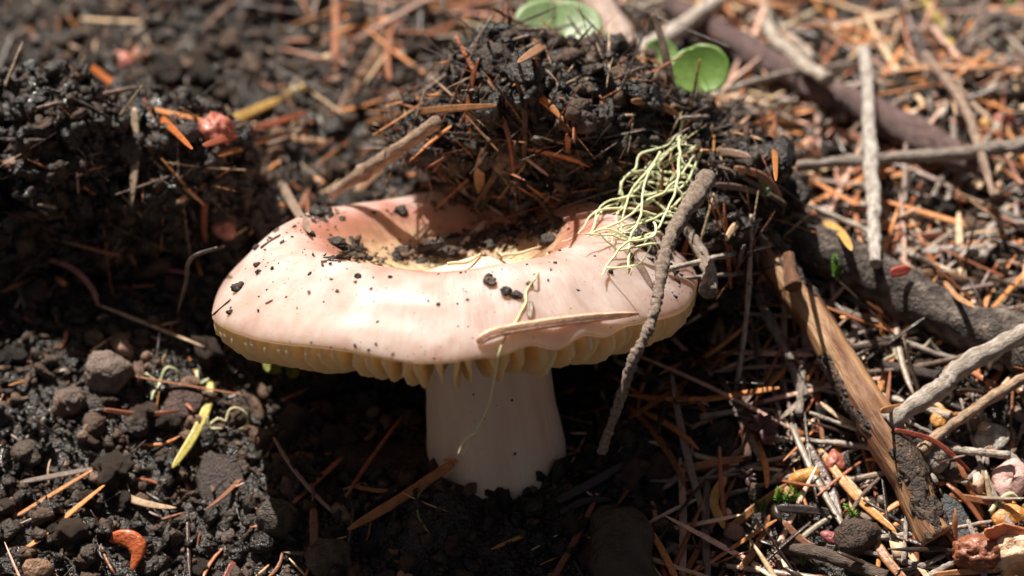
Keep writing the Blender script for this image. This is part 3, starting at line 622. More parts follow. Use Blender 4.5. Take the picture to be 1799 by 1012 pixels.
# needles placed one by one
OR, RB, TA, YE, PK, GB, DB = NCOL['orange'], NCOL['red-brown'], NCOL['tan'], (.55, .4, .1), (.52, .24, .16), NCOL['grey-brown'], NCOL['dark brown']
def needle(label, pts, wpx, c, pct=70, P=None, deg=1, only=None, squash=.5, name='conifer_needle', cat='needle'):
    L = sum(math.dist(a, b) for a, b in zip(pts, pts[1:])); n = max(12, int(L / 7))
    P = lay(pts, n, px2mm(wpx, np.zeros(3)) * .3 + (0 if only else .7), pct if only else max(pct, 86), deg, only) if P is None else spline(P, n)
    r = px2mm(wpx / 2, P.mean(0)) * np.interp(np.linspace(0, 1, n), [0, .06, .3, .75, .94, 1], [.5, .85, 1, .92, .6, .25])
    V, F = tube_geo(P, r, 12, -VIEW, squash, .05, 2, 3, groove=.6)
    return tag(solid(name, V, F, M_needle, None, c), label, cat)
ND = [
 ('yellow-green needle lying on soil by the pale lichen threads', [(370, 672), (362, 720), (335, 775), (303, 822)], 18, (.6, .5, .14)),
 ('long orange needle leaning on the dark leaf at the stem foot', [(797, 813), (705, 875), (612, 930)], 19, (.5, .2, .06)),
 ('curved pink needle arching over soil beside the big clod', [(74, 452), (125, 470), (160, 505), (173, 538)], 11, (.4, .17, .14)),
 ('orange needle lying across the top of the big clod', [(157, 115), (215, 160), (285, 210), (338, 262)], 14, (.5, .15, .04)),
 ('thick yellow needle piece beside the red berry-like bud', [(395, 216), (445, 195), (497, 172)], 18, (.68, .42, .13)),
 ('short yellow needle tip beyond the thick yellow needle piece', [(500, 170), (545, 150)], 16, (.6, .4, .14)),
 ('straight red needle beside the red berry-like bud', [(358, 256), (450, 226), (542, 198)], 14, (.45, .13, .07)),
 ('thin orange needle under the straight red needle', [(383, 274), (460, 248), (535, 224)], 11, (.5, .2, .05)),
 ('pale peach needle crossing the tips of the red needle', [(458, 236), (515, 243), (574, 249)], 11, (.68, .42, .26)),
 ('slender orange-red needle by the dark dead leaf', [(182, 720), (250, 729), (313, 722)], 10, (.4, .15, .08)),
 ('small orange needle near the long orange needle', [(612, 850), (650, 861), (697, 862)], 9, (.42, .16, .06)),
 ('bright orange needle pointing at the broken branch end', [(1440, 790), (1500, 868), (1574, 934)], 16, (.62, .3, .1)),
 ('orange-brown needle over the reddish stem', [(1195, 826), (1260, 812), (1318, 804)], 15, (.45, .18, .07)),
 ('curved yellow crescent-shaped needle on the dark litter', [(1274, 838), (1254, 880), (1272, 928)], 18, (.66, .36, .1)),
 ('wide grey-brown needle standing upright beside the yellow crescent', [(1243, 845), (1239, 930), (1245, 1030)], 17, (.12, .085, .075)),
 ('wide orange-brown needle running out from the broken branch end', [(1532, 942), (1560, 985), (1600, 1030)], 18, (.42, .2, .1)),
 ('red-brown needle standing beside the rotten log stub', [(970, 1020), (1010, 950), (1046, 878)], 13, (.3, .1, .06)),
 ('flat brown needle standing in soil near the rough stone', [(551, 893), (552, 930), (553, 975)], 18, (.22, .1, .055)),
 ('dark red needle lying by the soil-covered stone', [(395, 1020), (412, 985)], 15, (.22, .07, .05)),
 ('long orange needle lying over the litter behind the purple-brown branch', [(1395, 28), (1500, 72), (1625, 116)], 17, (.6, .3, .1)),
 ('pale pink needle crossing under the white scaly twig', [(1425, 245), (1470, 278), (1525, 290)], 18, (.62, .3, .22)),
 ('short pink needle touching the white scaly twig', [(1435, 228), (1520, 242)], 18, (.55, .28, .2)),
 ('thin upright orange needle rising near the lichen tangle', [(1352, 195), (1360, 250), (1363, 318)], 12, (.48, .19, .06)),
 ('arched orange needle by the thin upright needle', [(1288, 236), (1350, 215), (1425, 222)], 11, (.4, .16, .06)),
 ('thin red-brown needle in the dark hollow beside the stem', [(1180, 640), (1215, 690), (1252, 745)], 9, (.25, .09, .04)),
 ('wide dark needle leaning over the amber bud', [(1418, 780), (1455, 850), (1478, 912)], 18, (.13, .075, .06)),
 ('brown needle slanting past the lichen-crusted twig', [(1375, 915), (1410, 950), (1448, 970)], 13, (.3, .13, .08)),
 ('red curved needle lying over the litter beside the peeled branch', [(1572, 755), (1640, 775), (1705, 828)], 10, (.42, .1, .06)),
 ('orange needle touching the pale jointed twig', [(1548, 722), (1600, 712)], 14, (.6, .27, .09)),
 ('flat orange needle in front of the orange bud', [(1640, 1010), (1705, 1004), (1778, 1000)], 12, (.6, .28, .12)),
 ('curled yellow needle on top of the log', [(1448, 390), (1478, 410), (1496, 440)], 18, (.62, .38, .12)),
 ('red-brown needle lying near the short white twig', [(1572, 430), (1620, 416), (1668, 414)], 13, (.3, .1, .06)),
 ('orange needle lying across the whitish twig piece', [(1690, 436), (1740, 432), (1790, 420)], 15, (.55, .2, .08)),
 ('red bud-tipped needle beneath the short white twig', [(1565, 480), (1600, 472)], 20, (.5, .1, .07)),
 ('brown needle lying on the log top', [(1620, 478), (1680, 488), (1730, 505)], 15, (.3, .17, .1)),
 ('tan curved needle at the log edge', [(1660, 495), (1680, 520), (1712, 540)], 12, (.5, .27, .14)),
 ('thin magenta needle in the hollow beside the cap', [(240, 472), (290, 474), (335, 481)], 8, (.3, .07, .09)),
 ('flat reddish needle standing beside the pink bud scale', [(362, 345), (358, 380), (360, 425)], 12, (.34, .13, .08)),
 ('tan dry needle hanging down the face of the big clod', [(236, 190), (238, 270), (230, 362)], 15, (.36, .27, .19)),
 ('orange-brown needle lying across the front of the cap clod', [(642, 216), (750, 195), (872, 185)], 14, (.3, .14, .06)),
 ('long tan needle sticking up from the top of the cap clod', [(1032, 14), (965, 72), (910, 110)], 18, (.45, .24, .14)),
 ('large brown needle leaning behind the cap clod', [(692, 40), (650, 110), (595, 195)], 22, (.24, .14, .09)),
 ('thin brown needle under the lichen tangle', [(990, 386), (1070, 372), (1180, 363)], 12, (.24, .11, .08)),
 ('tan needle curving at the side of the cap clod', [(1110, 178), (1150, 180), (1200, 208)], 13, (.4, .2, .09)),
 ('brown needle jutting out above the hanging twig', [(1240, 268), (1280, 268), (1320, 276)], 15, (.3, .19, .14)),
 ('long brown needle bent down beside the hanging twig', [(1255, 325), (1300, 330), (1358, 345)], 12, (.26, .17, .13)),
 ('tan needle arched beside the lichen tangle', [(1290, 295), (1340, 310), (1372, 345)], 14, (.42, .21, .12)),
 ('orange needle standing in the litter by the rotten log stub', [(1300, 1000), (1330, 960), (1352, 905)], 14, (.42, .18, .08)),
 ('grey needle curving over the litter near the rotten log stub', [(1155, 985), (1185, 962), (1232, 962)], 11, (.17, .14, .12)),
 ('short tan upright needle by the rotten log stub', [(1145, 880), (1150, 900), (1151, 925)], 9, (.45, .28, .15)),
 ('wide orange needle slanting behind the yellow crescent needle', [(1280, 930), (1330, 890), (1385, 850)], 16, (.4, .17, .07)),
 ('dark grey needle crossing the moss tufts', [(1365, 892), (1420, 896), (1472, 902)], 17, (.1, .075, .07)),
 ('small orange cross-lying needle by the shell-like scale', [(1668, 870), (1730, 880), (1760, 886)], 13, (.4, .17, .08)),
]
for lab, pts, wpx, c in ND: needle(lab, pts, wpx, c)
SP_ = [needle('dark splinter of wood lying by the stem foot', [(980, 880), (1040, 848), (1102, 812)], 18, (.06, .04, .033), name='wood_splinter', cat='splinter'),
       needle('dark flat splinter beside the wood splinter at the stem foot', [(985, 900), (1030, 880), (1075, 878)], 14, (.045, .03, .025), name='wood_splinter', cat='splinter')]
# on the cap
CAPS = [BC]
needle('long peach needle stuck along the front edge of the cap', [(838, 600), (880, 582), (1000, 563), (1122, 551)], 19, (1.0, .66, .45), 92, only=CAPS, deg=2, squash=.85)
needle('striped tan bark splinter lying on the cap skin', [(492, 318), (515, 360), (545, 408)], 17, (.34, .25, .19), 70, squash=.4, name='bark_splinter', cat='splinter')
needle('brown grass splinter under the lichen on the cap', [(1098, 440), (1125, 470), (1148, 510)], 14, (.2, .13, .09), 80, only=CAPS, name='bark_splinter', cat='splinter')
needle('tiny dark stick lying on the cap near its rim', [(372, 555), (390, 540), (406, 525)], 4, (.07, .045, .03), 70, only=CAPS, squash=1, name='stick', cat='stick')
needle('curled brown fibre on the cap skin beside the bark splinter', [(458, 436), (475, 425), (493, 412)], 7, (.14, .07, .045), 70, only=CAPS, name='bark_splinter', cat='splinter')
needle('small grey stick standing on the cap above the peach needle', [(932, 530), (931, 560)], 13, (.25, .18, .14), 70, only=CAPS, squash=.9, name='stick', cat='stick')
needle('pale stick lying in the sunken centre of the cap', [(812, 430), (838, 405), (856, 385)], 12, (.5, .36, .28), 70, only=CAPS, squash=.8, name='stick', cat='stick')
needle('dark wet leaf shred in the sunken centre of the cap', [(712, 446), (790, 425), (865, 408)], 13, (.05, .035, .03), 60, only=CAPS, name='leaf_shred', cat='leaf shred')
needle('brown flake standing in the hollow under the clod', [(852, 262), (842, 310), (850, 350)], 20, (.3, .17, .1), 70, squash=.25, name='leaf_shred', cat='leaf shred')
needle('dry tan leaf tip lying on the cap edge by the short tan twig', [(672, 296), (645, 318), (625, 338)], 18, (.45, .27, .17), 80, squash=.4, name='leaf_shred', cat='leaf shred')

# pebbles / lumps
def pebble(label, px, py, wpx, c, mat=None, ar=(1, 1, .85), seed=0, sink=.35, amp=.22, name='pebble', cat='pebble', only=None, parent=None):
    h = hit(px, py, only) or hit(px, py); p = CAM + ray(px, py) * h[0]; r = px2mm(wpx / 2, p); V, F = ICO[4 if wpx > 34 else 3]
    n = fbm(V + seed * 5.3, .9, 3, seed) * amp + fbm(V + seed, .28, 3, seed) * amp * .35 + fbm(V + seed, .1, 2, seed) * amp * .12
    V = V * (1 + n)[:, None] * np.array(ar) * r; nn = np.array(h[1]); nn = nn if nn @ VIEW < 0 else -nn
    o = solid(name, V + p + nn * r * (.5 - sink), F, mat or M_rock, parent, c)
    if parent is None: tag(o, label, cat)
    return o
PB = [
 ('large rounded grey-brown pebble on the bare soil', 183, 660, 84, (.2, .15, .125), (1, 1, .92)),
 ('smaller rough pebble touching the large rounded pebble', 126, 708, 58, (.14, .1, .08), (1, 1, .85)),
 ('angular dark stone on soil below the curled dead bark', 488, 915, 84, (.075, .06, .045), (.9, 1, 1)),
 ('stone with a gritty sunlit side at the foot of the flat brown needle', 578, 985, 76, (.09, .065, .048), (1, 1, .9)),
 ('dark round pellet set in the face of the cap clod', 866, 112, 68, (.06, .045, .037), (1, 1, 1.05)),
 ('small round pellet in the cap clod near the curved tan needle', 1026, 212, 42, (.075, .05, .045), (1, 1, 1)),
 ('round pellet on the slope of the big clod', 328, 232, 40, (.06, .045, .04), (1, 1, 1)),
 ('pale grey stone beside the peeled branch', 1640, 803, 62, (.34, .29, .25), (1, 1, .8)),
 ('brown lumpy soil pellet above the lichen-crusted twig', 1503, 945, 76, (.075, .045, .033), (1.1, 1, .85)),
 ('dark round pellet under the broken branch end', 1640, 958, 52, (.035, .025, .022), (1.1, 1, .8)),
 ('small brown pellet beside the pale grey stone', 1672, 832, 40, (.09, .065, .05), (1, 1, .9)),
 ('brown pellet by the two pink bud scales', 320, 88, 44, (.2, .18, .17), (1.2, 1, .7)),
 ('small brown lump half shaded beside the large rounded pebble', 62, 512, 46, (.06, .042, .034), (1, 1, .9)),
 ('wet soil pellet on the slope near the curved pink needle', 165, 596, 36, (.14, .1, .08), (1, 1, .9)),
 ('flattened lump of soil low on the bare soil slope', 48, 800, 50, (.085, .06, .045), (1, 1, .8)),
 ('round soil pellet beside the red curled scale', 155, 975, 38, (.09, .065, .05), (1, 1, .9)),
 ('brown pellet near the dark dead leaf', 240, 750, 46, (.05, .036, .028), (1, 1, .9)),
 ('soil pellet beside the rotten log stub', 1275, 965, 40, (.06, .045, .035), (1, 1, .9)),
]
for k, (lab, x, y, wd, c, ar) in enumerate(PB): pebble(lab, x, y, wd, c, ar=ar, seed=k + 1)
# crumbs on the cap
CB_ = [(420, 507, 26, .05), (405, 549, 15, .05), (452, 467, 14, .04), (455, 478, 12, .06), (455, 412, 18, .04), (493, 392, 16, .05), (452, 436, 14, .05), (430, 385, 14, .05), (703, 373, 30, .03), (590, 430, 34, .03), (555, 378, 30, .025), (572, 374, 22, .03), (967, 425, 36, .045), (890, 513, 24, .025), (907, 520, 22, .06), (862, 497, 26, .1), (858, 486, 14, .04), (629, 486, 15, .04), (975, 462, 7, .03), (770, 535, 8, .02), (685, 487, 9, .05), (1050, 560, 8, .02), (1072, 478, 12, .06), (930, 500, 14, .14), (547, 414, 18, .04), (620, 452, 20, .04), (646, 456, 16, .03), (1185, 480, 14, .03), (1160, 450, 30, .03), (1185, 425, 34, .03), (1120, 430, 26, .05)]
CL = [(400, 530, 'by the tiny dark stick at its rim'), (455, 440, 'beside the curled brown fibre'), (540, 400, 'beside the striped bark splinter'), (610, 450, 'on the crest before the hollow'), (700, 375, 'inside the cream hollow'), (890, 510, 'above the peach needle'), (965, 440, 'at the head of the pale thread'), (1150, 440, 'under the lichen tangle'), (760, 520, 'on the bare front slope'), (1060, 540, 'by the tip of the peach needle')]
for k, (x, y, wd, v) in enumerate(CB_):
    clab = ('large' if wd > 21 else 'small') + (' black' if v < .045 else ' brown') + ' soil crumb stuck to the cap ' + min(CL, key=lambda q: (q[0] - x) ** 2 + (q[1] - y) ** 2)[2]
    pebble(clab, x, y, wd * .9, (v, v * .65, v * .5), M_crumbo, (1, .85, .7), k + 40, .3, .38, 'soil_crumb', 'soil crumb', CAPS)['group'] = clab
# finer dirt on the cap
cl = [(555, 380, 30, 8, 60), (615, 455, 34, 9, 70), (600, 430, 18, 6, 25), (760, 440, 45, 10, 120), (830, 428, 40, 14, 150), (890, 408, 40, 12, 130), (950, 395, 35, 10, 80), (700, 372, 20, 8, 20), (800, 470, 70, 8, 20), (980, 450, 60, 25, 25), (1170, 440, 30, 25, 110), (640, 500, 120, 35, 40), (600, 615, 90, 8, 40), (1190, 510, 20, 15, 25), (850, 545, 150, 40, 30), (500, 480, 60, 30, 25), (440, 420, 30, 25, 50), (540, 410, 40, 15, 40), (900, 365, 70, 10, 70), (-850, 720, 50, 50, 16)]
Pp = []; sz = []
for x, y, sx_, sy_, k in cl:
    for _ in range(k):
        q = (abs(x) + rng.normal() * sx_, y + rng.normal() * sy_); h = hit(*q, CAPS if x > 0 else [BS])
        if h: Pp.append(CAM + ray(*q) * h[0]); sz.append((.09 + .42 * rng.random() ** 3.5) * (1.35 if k > 60 else 1))
Pm, nm = [], []
for u_ in np.linspace(0, 1, 150):
    q = (715 + 260 * u_ + rng.normal() * 14, 448 - 52 * u_ + rng.normal() * 7); h = hit(*q, CAPS)
    if h: Pm.append(CAM + ray(*q) * h[0]); nm.append(np.array(h[1]) * (1 if h[1] @ Vector(VIEW) < 0 else -1))
for cx, cy, k in ((558, 379, 12), (612, 432, 12), (620, 454, 10), (1165, 440, 30), (1130, 415, 20), (440, 415, 14)):
    for _ in range(k):
        q = (cx + rng.normal() * 18, cy + rng.normal() * 6); h = hit(*q, CAPS)
        if h: Pm.append(CAM + ray(*q) * h[0]); nm.append(np.array(h[1]) * (1 if h[1] @ Vector(VIEW) < 0 else -1))
Pm = np.array(Pm); nm = np.array(nm); km = len(Pm)
MUD = inst(CB2, Pm, rot_from(rng.normal(size=(km, 3)), nm + .2 * rng.normal(size=(km, 3))), rng.uniform(.5, 1.5, (km, 1)) * np.array([[1.2, .8, .33]]), crumb_cols(km, 1.3))
Pp = np.array(Pp); sz = np.array(sz)
stuff('dirt_specks', join(inst(CB1, Pp, rand_rot(len(Pp)), sz[:, None] * rng.uniform(.5, 1.5, (len(Pp), 3)), crumb_cols(len(Pp), 1.6)), MUD), M_crumb, 'fine wet dirt specks scattered over the mushroom cap', 'dirt', True)

# lichen tangle over the cap edge
def strands(label, lines, wpx, c, pct=85, pull=0, name='beard_lichen', deg=1, cat='lichen'):
    geo = []
    for L_ in lines:
        pts = L_ if not isinstance(L_, dict) else L_['p']
        n = max(16, int(sum(math.dist(a, b) for a, b in zip(pts, pts[1:])) / 5))
        P = lay(pts, n, .3 + pull, pct, deg); wv = P[:, [1, 2, 0]]
        P = P + np.stack([fbm(wv, 4, 2, 1), fbm(wv + 40, 4, 2, 2), fbm(wv + 80, 4, 2, 3)], -1) * .35
        geo.append((P, px2mm(wpx / 2, P.mean(0)) * np.interp(np.linspace(0, 1, n), [0, .7, 1], [1, .85, .35])))
    e = empty(name, geo[0][0].mean(0)); tag(e, label, cat)
    for P, r in list(geo):
        if len(P) < 30: continue
        for q in range(2):
            i0 = random.randrange(6, len(P) - 8); T0 = P[i0 + 2] - P[i0]; L0 = random.uniform(1.5, 4); sd_ = np.array([random.uniform(-1, 1), random.uniform(-.5, .2), random.uniform(-.6, 1)]); B = spline([P[i0], P[i0] + (T0 / np.linalg.norm(T0) + sd_ * .6) * L0 * .5, P[i0] + (T0 / np.linalg.norm(T0) * .8 + sd_) * L0], 9)
            geo.append((B, np.linspace(r[i0] * .7, r[i0] * .2, 9)))
    for P, r in geo:
        V, F = tube_geo(P, r, 7, (.2, -.6, .7), .8, .12, 1.2, 3); solid('strand', V, F, M_lichen, e, c)
LC = (.72, .74, .44)
rl = random.Random(5); hull = [(1200, 238), (1228, 262), (1215, 330), (1160, 430), (1100, 465), (1045, 415), (1090, 350), (1150, 285)]; LX = []
for k in range(16):
    i0 = rl.randrange(8); a_, b_ = hull[i0], hull[(i0 + rl.choice((2, 3, 4))) % 8]; f = rl.uniform(-.35, .35)
    q = [(a_[0] + (b_[0] - a_[0]) * u_ - (b_[1] - a_[1]) * f * math.sin(u_ * 3.1 * (1 + (k % 2))) + rl.uniform(-9, 9), a_[1] + (b_[1] - a_[1]) * u_ + (b_[0] - a_[0]) * f * math.sin(u_ * 3.1 * (1 + (k % 2))) * .5 + rl.uniform(-9, 9)) for u_ in (0, .2, .4, .6, .8, 1)]
    LX.append(q)
strands('tangle of pale yellow-green beard lichen draped over the cap edge', [
 [(1195, 232), (1180, 262), (1150, 290), (1135, 315), (1105, 345), (1070, 362), (1040, 378), (1020, 405), (985, 425)],
 [(1228, 250), (1205, 270), (1195, 300), (1165, 318), (1130, 322), (1105, 345), (1082, 352)],
 [(1235, 310), (1215, 295), (1190, 302), (1172, 322), (1145, 320), (1120, 325), (1113, 345), (1122, 365), (1140, 382), (1160, 372), (1175, 360)],
 [(1145, 390), (1150, 400), (1145, 418), (1120, 425), (1100, 430), (1085, 442), (1070, 455), (1063, 468), (1085, 470), (1112, 468), (1130, 455), (1145, 430)],
 [(1168, 415), (1150, 410), (1125, 418), (1095, 420), (1070, 415), (1045, 412), (1018, 412)],
 [(1160, 268), (1140, 300), (1118, 322), (1106, 350), (1098, 375), (1095, 400)],
 [(1065, 365), (1050, 382), (1042, 402), (1028, 412)],
 [(1140, 382), (1120, 390), (1098, 398), (1082, 412), (1075, 430)],
 [(1195, 300), (1210, 290), (1225, 308), (1218, 335)],
 [(1175, 362), (1190, 372), (1180, 390), (1150, 385), (1130, 372)],
 [(1063, 468), (1058, 478), (1055, 486)],
 [(1195, 232), (1200, 215), (1195, 200)],
 [(1200, 345), (1185, 330), (1172, 340), (1158, 350)],
 [(1105, 345), (1090, 362), (1085, 385), (1092, 405), (1110, 412)],
] + LX, 4.9, LC, 92, 1.2)
strands('pale forked lichen thread lying on the cap by the dark crumb', [[(878, 462), (884, 448), (905, 446), (930, 438), (948, 434)], [(872, 440), (882, 448)], [(790, 462), (820, 460), (838, 452), (843, 445)]], 6.5, (.66, .56, .38), 90)
# thread from the cap hanging in front of the stem
lip = (hit(880, 598, CAPS) or hit(880, 590, CAPS))[0] - 1.2
th = [CAM + ray(x, y) * (hit(x, y, CAPS)[0] - .5) for x, y in ((962, 445), (945, 480), (930, 505), (922, 535), (905, 565), (888, 590))] + [CAM + ray(x, y) * (lip + k) for x, y, k in ((878, 615, 0), (874, 645, .6), (866, 690, 1.5), (848, 735, 2.5), (832, 768, 3.2), (812, 800, 4))]
e = empty('lichen_thread', th[-1]); tag(e, 'long pale thread running over the cap and hanging before the stem', 'lichen')
Pth = spline(th, 90); Pth += np.stack([fbm(Pth, 3, 2, 5), 0 * Pth[:, 0], 0 * Pth[:, 0]], -1) * .25
V, F = tube_geo(Pth, np.interp(np.linspace(0, 1, 90), [0, .5, 1], [.2, .24, .13]), 7, (.2, -.6, .7)); solid('strand', V, F, M_lichen, e, (.7, .64, .36))
P = spline([CAM + ray(x, y) * (lip + 2.8) for x, y in ((836, 762), (815, 775), (805, 798))], 20); V, F = tube_geo(P, np.linspace(.24, .12, 20), 6, (.2, -.6, .7)); solid('strand', V, F, M_lichen, e, (.7, .64, .36))
strands('branched pale green lichen threads beside the large rounded pebble', [[(255, 655), (268, 663), (280, 672), (290, 650), (302, 645), (315, 655), (305, 665)], [(280, 672), (272, 690), (268, 705)], [(345, 650), (345, 670), (335, 685), (320, 690)], [(365, 668), (350, 675), (338, 682)]], 6, (.55, .56, .36), 90, .6)
strands('looped pale thread beside the yellow-green needle', [[(368, 748), (385, 738), (398, 742), (402, 722), (415, 716), (430, 725), (438, 740), (428, 752), (418, 755)], [(365, 735), (372, 752), (392, 755)]], 6, (.5, .46, .28), 90, .8)
strands('thin greenish thread hanging from the long orange needle', [[(755, 848), (738, 870), (736, 900), (745, 925), (752, 935)], [(760, 850), (775, 858)]], 5, (.2, .19, .1), 90, .5)
strands('dry beige lichen tuft under the log', [[(1578, 585), (1575, 620), (1600, 660)], [(1575, 620), (1550, 640), (1560, 665)], [(1590, 600), (1620, 610), (1640, 590)]], 8, (.36, .3, .2), 85, .6)
strands('curled beige root loop behind the white scaly twig', [[(1505, 90), (1530, 70), (1560, 75), (1560, 105), (1548, 130), (1555, 150)], [(1500, 145), (1540, 165), (1590, 155)]], 8, (.4, .32, .2), 80, .5, 'root_loop', cat='root')
strands('white curled stalk arching by the shell-like scale', [[(1740, 898), (1750, 880), (1775, 870), (1795, 880)]], 10, (.6, .58, .38), 90, 1, 'curled_stalk', cat='stalk')
# spider thread
P = spline([at_y(1150, 27, 44), at_y(1215, 55, 44), at_y(1282, 82, 44)], 20); V, F = tube_geo(P, np.full(20, .06), 5)
tag(solid('spider_thread', V, F, M_lichen, None, (.8, .8, .82)), 'fine shiny spider thread stretched above the round green leaf', 'thread')
# pale yellow-green stem at the back
twig('sprout', 'yellow-green plant stem rising behind the orange needle', [(1612, -20), (1650, 40), (1672, 92)], [16, 19, 20], (.42, .33, .07), M_smooth, 'stem', .05)

# ------------------------------------------------------------------ leaves
def leaf_geo(c, u, v, rx, ry, cup=.2, notch=.0, seed=0, na=48, nr=10, th=.22):
    n = np.cross(u, v); a = np.linspace(0, 2 * math.pi, na, endpoint=False); r = np.linspace(0, 1, nr)
    ro = 1 + .04 * np.sin(2 * a + seed) + .008 * np.sin(9 * a + seed * 2) - notch * np.exp(-((a - math.pi * 1.5) / .3) ** 2)
    X = r[:, None] * (ro * np.cos(a))[None] * rx; Y = r[:, None] * (ro * np.sin(a))[None] * ry
    Z = cup * (r[:, None] ** 2) * max(rx, ry) * (1 + .35 * np.sin(2 * a + seed))[None] - .12 * rx * np.exp(-(X / (.12 * rx)) ** 2)
    top = c + X[..., None] * u + Y[..., None] * v + Z[..., None] * n; bot = top - n * th
    V = np.vstack([top.reshape(-1, 3), bot.reshape(-1, 3)]); o = nr * na
    i = np.arange(nr - 1)[:, None] * na; j = np.arange(na); k = (j + 1) % na
    F = np.stack([i + j, i + na + j, i + na + k, i + k], -1).reshape(-1, 4); e = (nr - 1) * na
    F = np.vstack([F, F[:, ::-1] + o, np.stack([e + j, e + o + j, e + o + k, e + k], -1)])
    return V, F
def leaf(label, px, py, w_, h_, depth, tilt, c, cup=.2, seed=0, stalk=None, spin=0):
    p = at_y(px, py, depth) if depth is not None else CAM + ray(px, py) * (hit(px, py)[0] - 1)
    r = px2mm(.5, p); e = empty('round_leaf', p - np.array([0, 0, 6])); tag(e, label, 'leaf')
    n = -VIEW * math.cos(tilt) + (UPV) * math.sin(tilt); u = np.array([math.cos(spin), 0, 0]) + UPV * math.sin(spin); u -= (u @ n) * n; u /= np.linalg.norm(u); v = np.cross(n, u)
    V, F = leaf_geo(p, u, v, w_ * r, h_ * r / max(.35, math.cos(tilt)), cup, .15, seed); solid('blade', V, F, M_leaf, e, c)
    if stalk:
        st = at_y(stalk[0], stalk[1], (depth if depth is not None else 0) + 3); P = spline([p - n * (1.0 + .13 * w_ * r), (p + st) / 2 - n * 1, st], 16); V, F = tube_geo(P, np.linspace(.5, .7, 16), 8); solid('stalk', V, F, M_leaf, e, (.3, .32, .12))
LG = (.20, .34, .09)
leaf('round bright green leaf standing alone by the brown upright stem', 1228, 127, 104, 96, 46, .25, (.22, .37, .09), .22, 1, (1252, 235), .3)
leaf('large pale green leaf half behind the cap clod', 980, 48, 150, 100, 62, .5, (.3, .42, .2), .15, 2, (985, 130))
leaf('small green leaf tucked between clod and pinkish branch', 1045, 80, 70, 60, 64, .4, (.27, .4, .17), .15, 3, (1050, 150))
leaf('green leaf edge showing beyond the pinkish branch', 1160, 105, 70, 70, 66, .35, (.28, .43, .14), .2, 4, (1165, 180))
leaf('green leaf low behind the pinkish branch', 1090, 138, 60, 44, 60, .45, (.24, .38, .12), .2, 5, (1095, 190))
leaf('narrow pale green leaf rising behind the large pale leaf', 950, 12, 44, 60, 66, .3, (.36, .45, .2), .1, 6, (962, 70), .4)
leaf('small green leaf fragment in the litter near arched tan needle', 1345, 325, 22, 46, None, .4, (.3, .42, .2), .1, 8)
leaf('green leaf corner at the far edge of the litter', 1797, 12, 60, 40, None, .5, (.1, .2, .04), .2, 9)
def seedling(label, items, c):
    h = hit(items[0][0], items[0][1]); p0 = CAM + ray(items[0][0], items[0][1]) * (h[0] - 6); e = empty('seedling', p0 - np.array([0, 0, 4])); tag(e, label, 'plant')
    for k, (x, y, w_, h_, sp) in enumerate(items):
        p = CAM + ray(x, y) * (h[0] - 6 - k * .4); n = -VIEW * .8 + UPV * .5 + np.array([.2 * (k - 1), 0, 0]); n /= np.linalg.norm(n)
        u = np.array([math.cos(sp), 0, 0]) + UPV * math.sin(sp); u -= (u @ n) * n; u /= np.linalg.norm(u); r = px2mm(.5, p)
        V, F = leaf_geo(p, u, np.cross(n, u), w_ * r, h_ * r, .15, 0, k, 20, 5, .15); solid('leaf', V, F, M_leaf, e, c)
    P = spline([p0 + np.array([.5, 0, 0]), p0 + np.array([.4, .3, -4])], 8); V, F = tube_geo(P, np.full(8, .25), 6); solid('stem', V, F, M_leaf, e, (.12, .12, .03))
seedling('tiny yellow-green seedling in the shade under the cap rim', [(490, 640, 30, 16, .2), (470, 643, 14, 28, .3), (484, 652, 24, 12, .2), (514, 653, 24, 28, -.3), (502, 640, 16, 14, .9)], (.3, .3, .06))
# moss
def moss(label, px, py, hpx, ang, c=(.13, .30, .03), k=46, sprigs=1, wide=.2):
    p = CAM + ray(px, py) * (hit(px, py)[0] - 1.8); r = px2mm(1, p); VV, FF, off = [], [], 0
    for s in range(sprigs):
        a = ang + (s - (sprigs - 1) / 2) * .5; H = hpx * r * random.uniform(.8, 1.1)
        d = np.array([math.sin(a), 0, 0]) + UPV * math.cos(a) - VIEW * .25 * random.uniform(.3, 1.4); d /= np.linalg.norm(d)
        b = p + np.array([(s - (sprigs - 1) / 2) * hpx * r * .3, 0, 0]) - d * H * .3
        Q = spline([b, b + d * H * .5 + np.array([.2, 0, .1]), b + d * H], 10); V, F = tube_geo(Q, np.linspace(.25, .1, 10), 5); VV.append(V); FF.append(F + off); off += len(V)
        for q in range(k):
            f = .15 + .85 * q / k; b0 = b + d * H * f; th_ = q * 2.4; sd_ = np.cross(d, [.3, .9, .2]); sd_ /= np.linalg.norm(sd_); s2 = np.cross(d, sd_)
            o_ = math.cos(th_) * sd_ + math.sin(th_) * s2; L_ = H * wide * (1.15 - .5 * f) * random.uniform(.8, 1.2); w_ = np.cross(o_, d) * L_ * .22
            tip = b0 + o_ * L_ + d * L_ * .55; mid = (b0 + tip) / 2 + d * L_ * .06
            VV.append(np.array([b0, mid - w_, tip, mid + w_, mid + d * L_ * .1])); FF.append(np.array([[0, 1, 4], [1, 2, 4], [2, 3, 4], [3, 0, 4], [0, 3, 1], [1, 3, 2]]) + off); off += 5
    tag(solid('moss_sprig', np.vstack(VV), np.vstack(FF), M_leaf, None, c, False), label, 'moss')
moss('bright moss shoot standing against the log', 1470, 480, 56, -.15, (.16, .36, .02))
moss('low tuft of dark moss at the foot of the log', 1495, 525, 46, .2, (.1, .22, .02), 40, 3)
moss('bright green moss tuft beside the dark grey needle', 1378, 878, 36, .5, (.2, .42, .04), 40, 3, .3)
moss('small moss tuft under the bright green moss tuft', 1338, 893, 30, -.2, (.14, .3, .03), 36, 2, .3)
moss('fresh moss sprig by the brown soil pellet', 1500, 908, 42, -.6, (.2, .4, .03), 40, 1, .3)
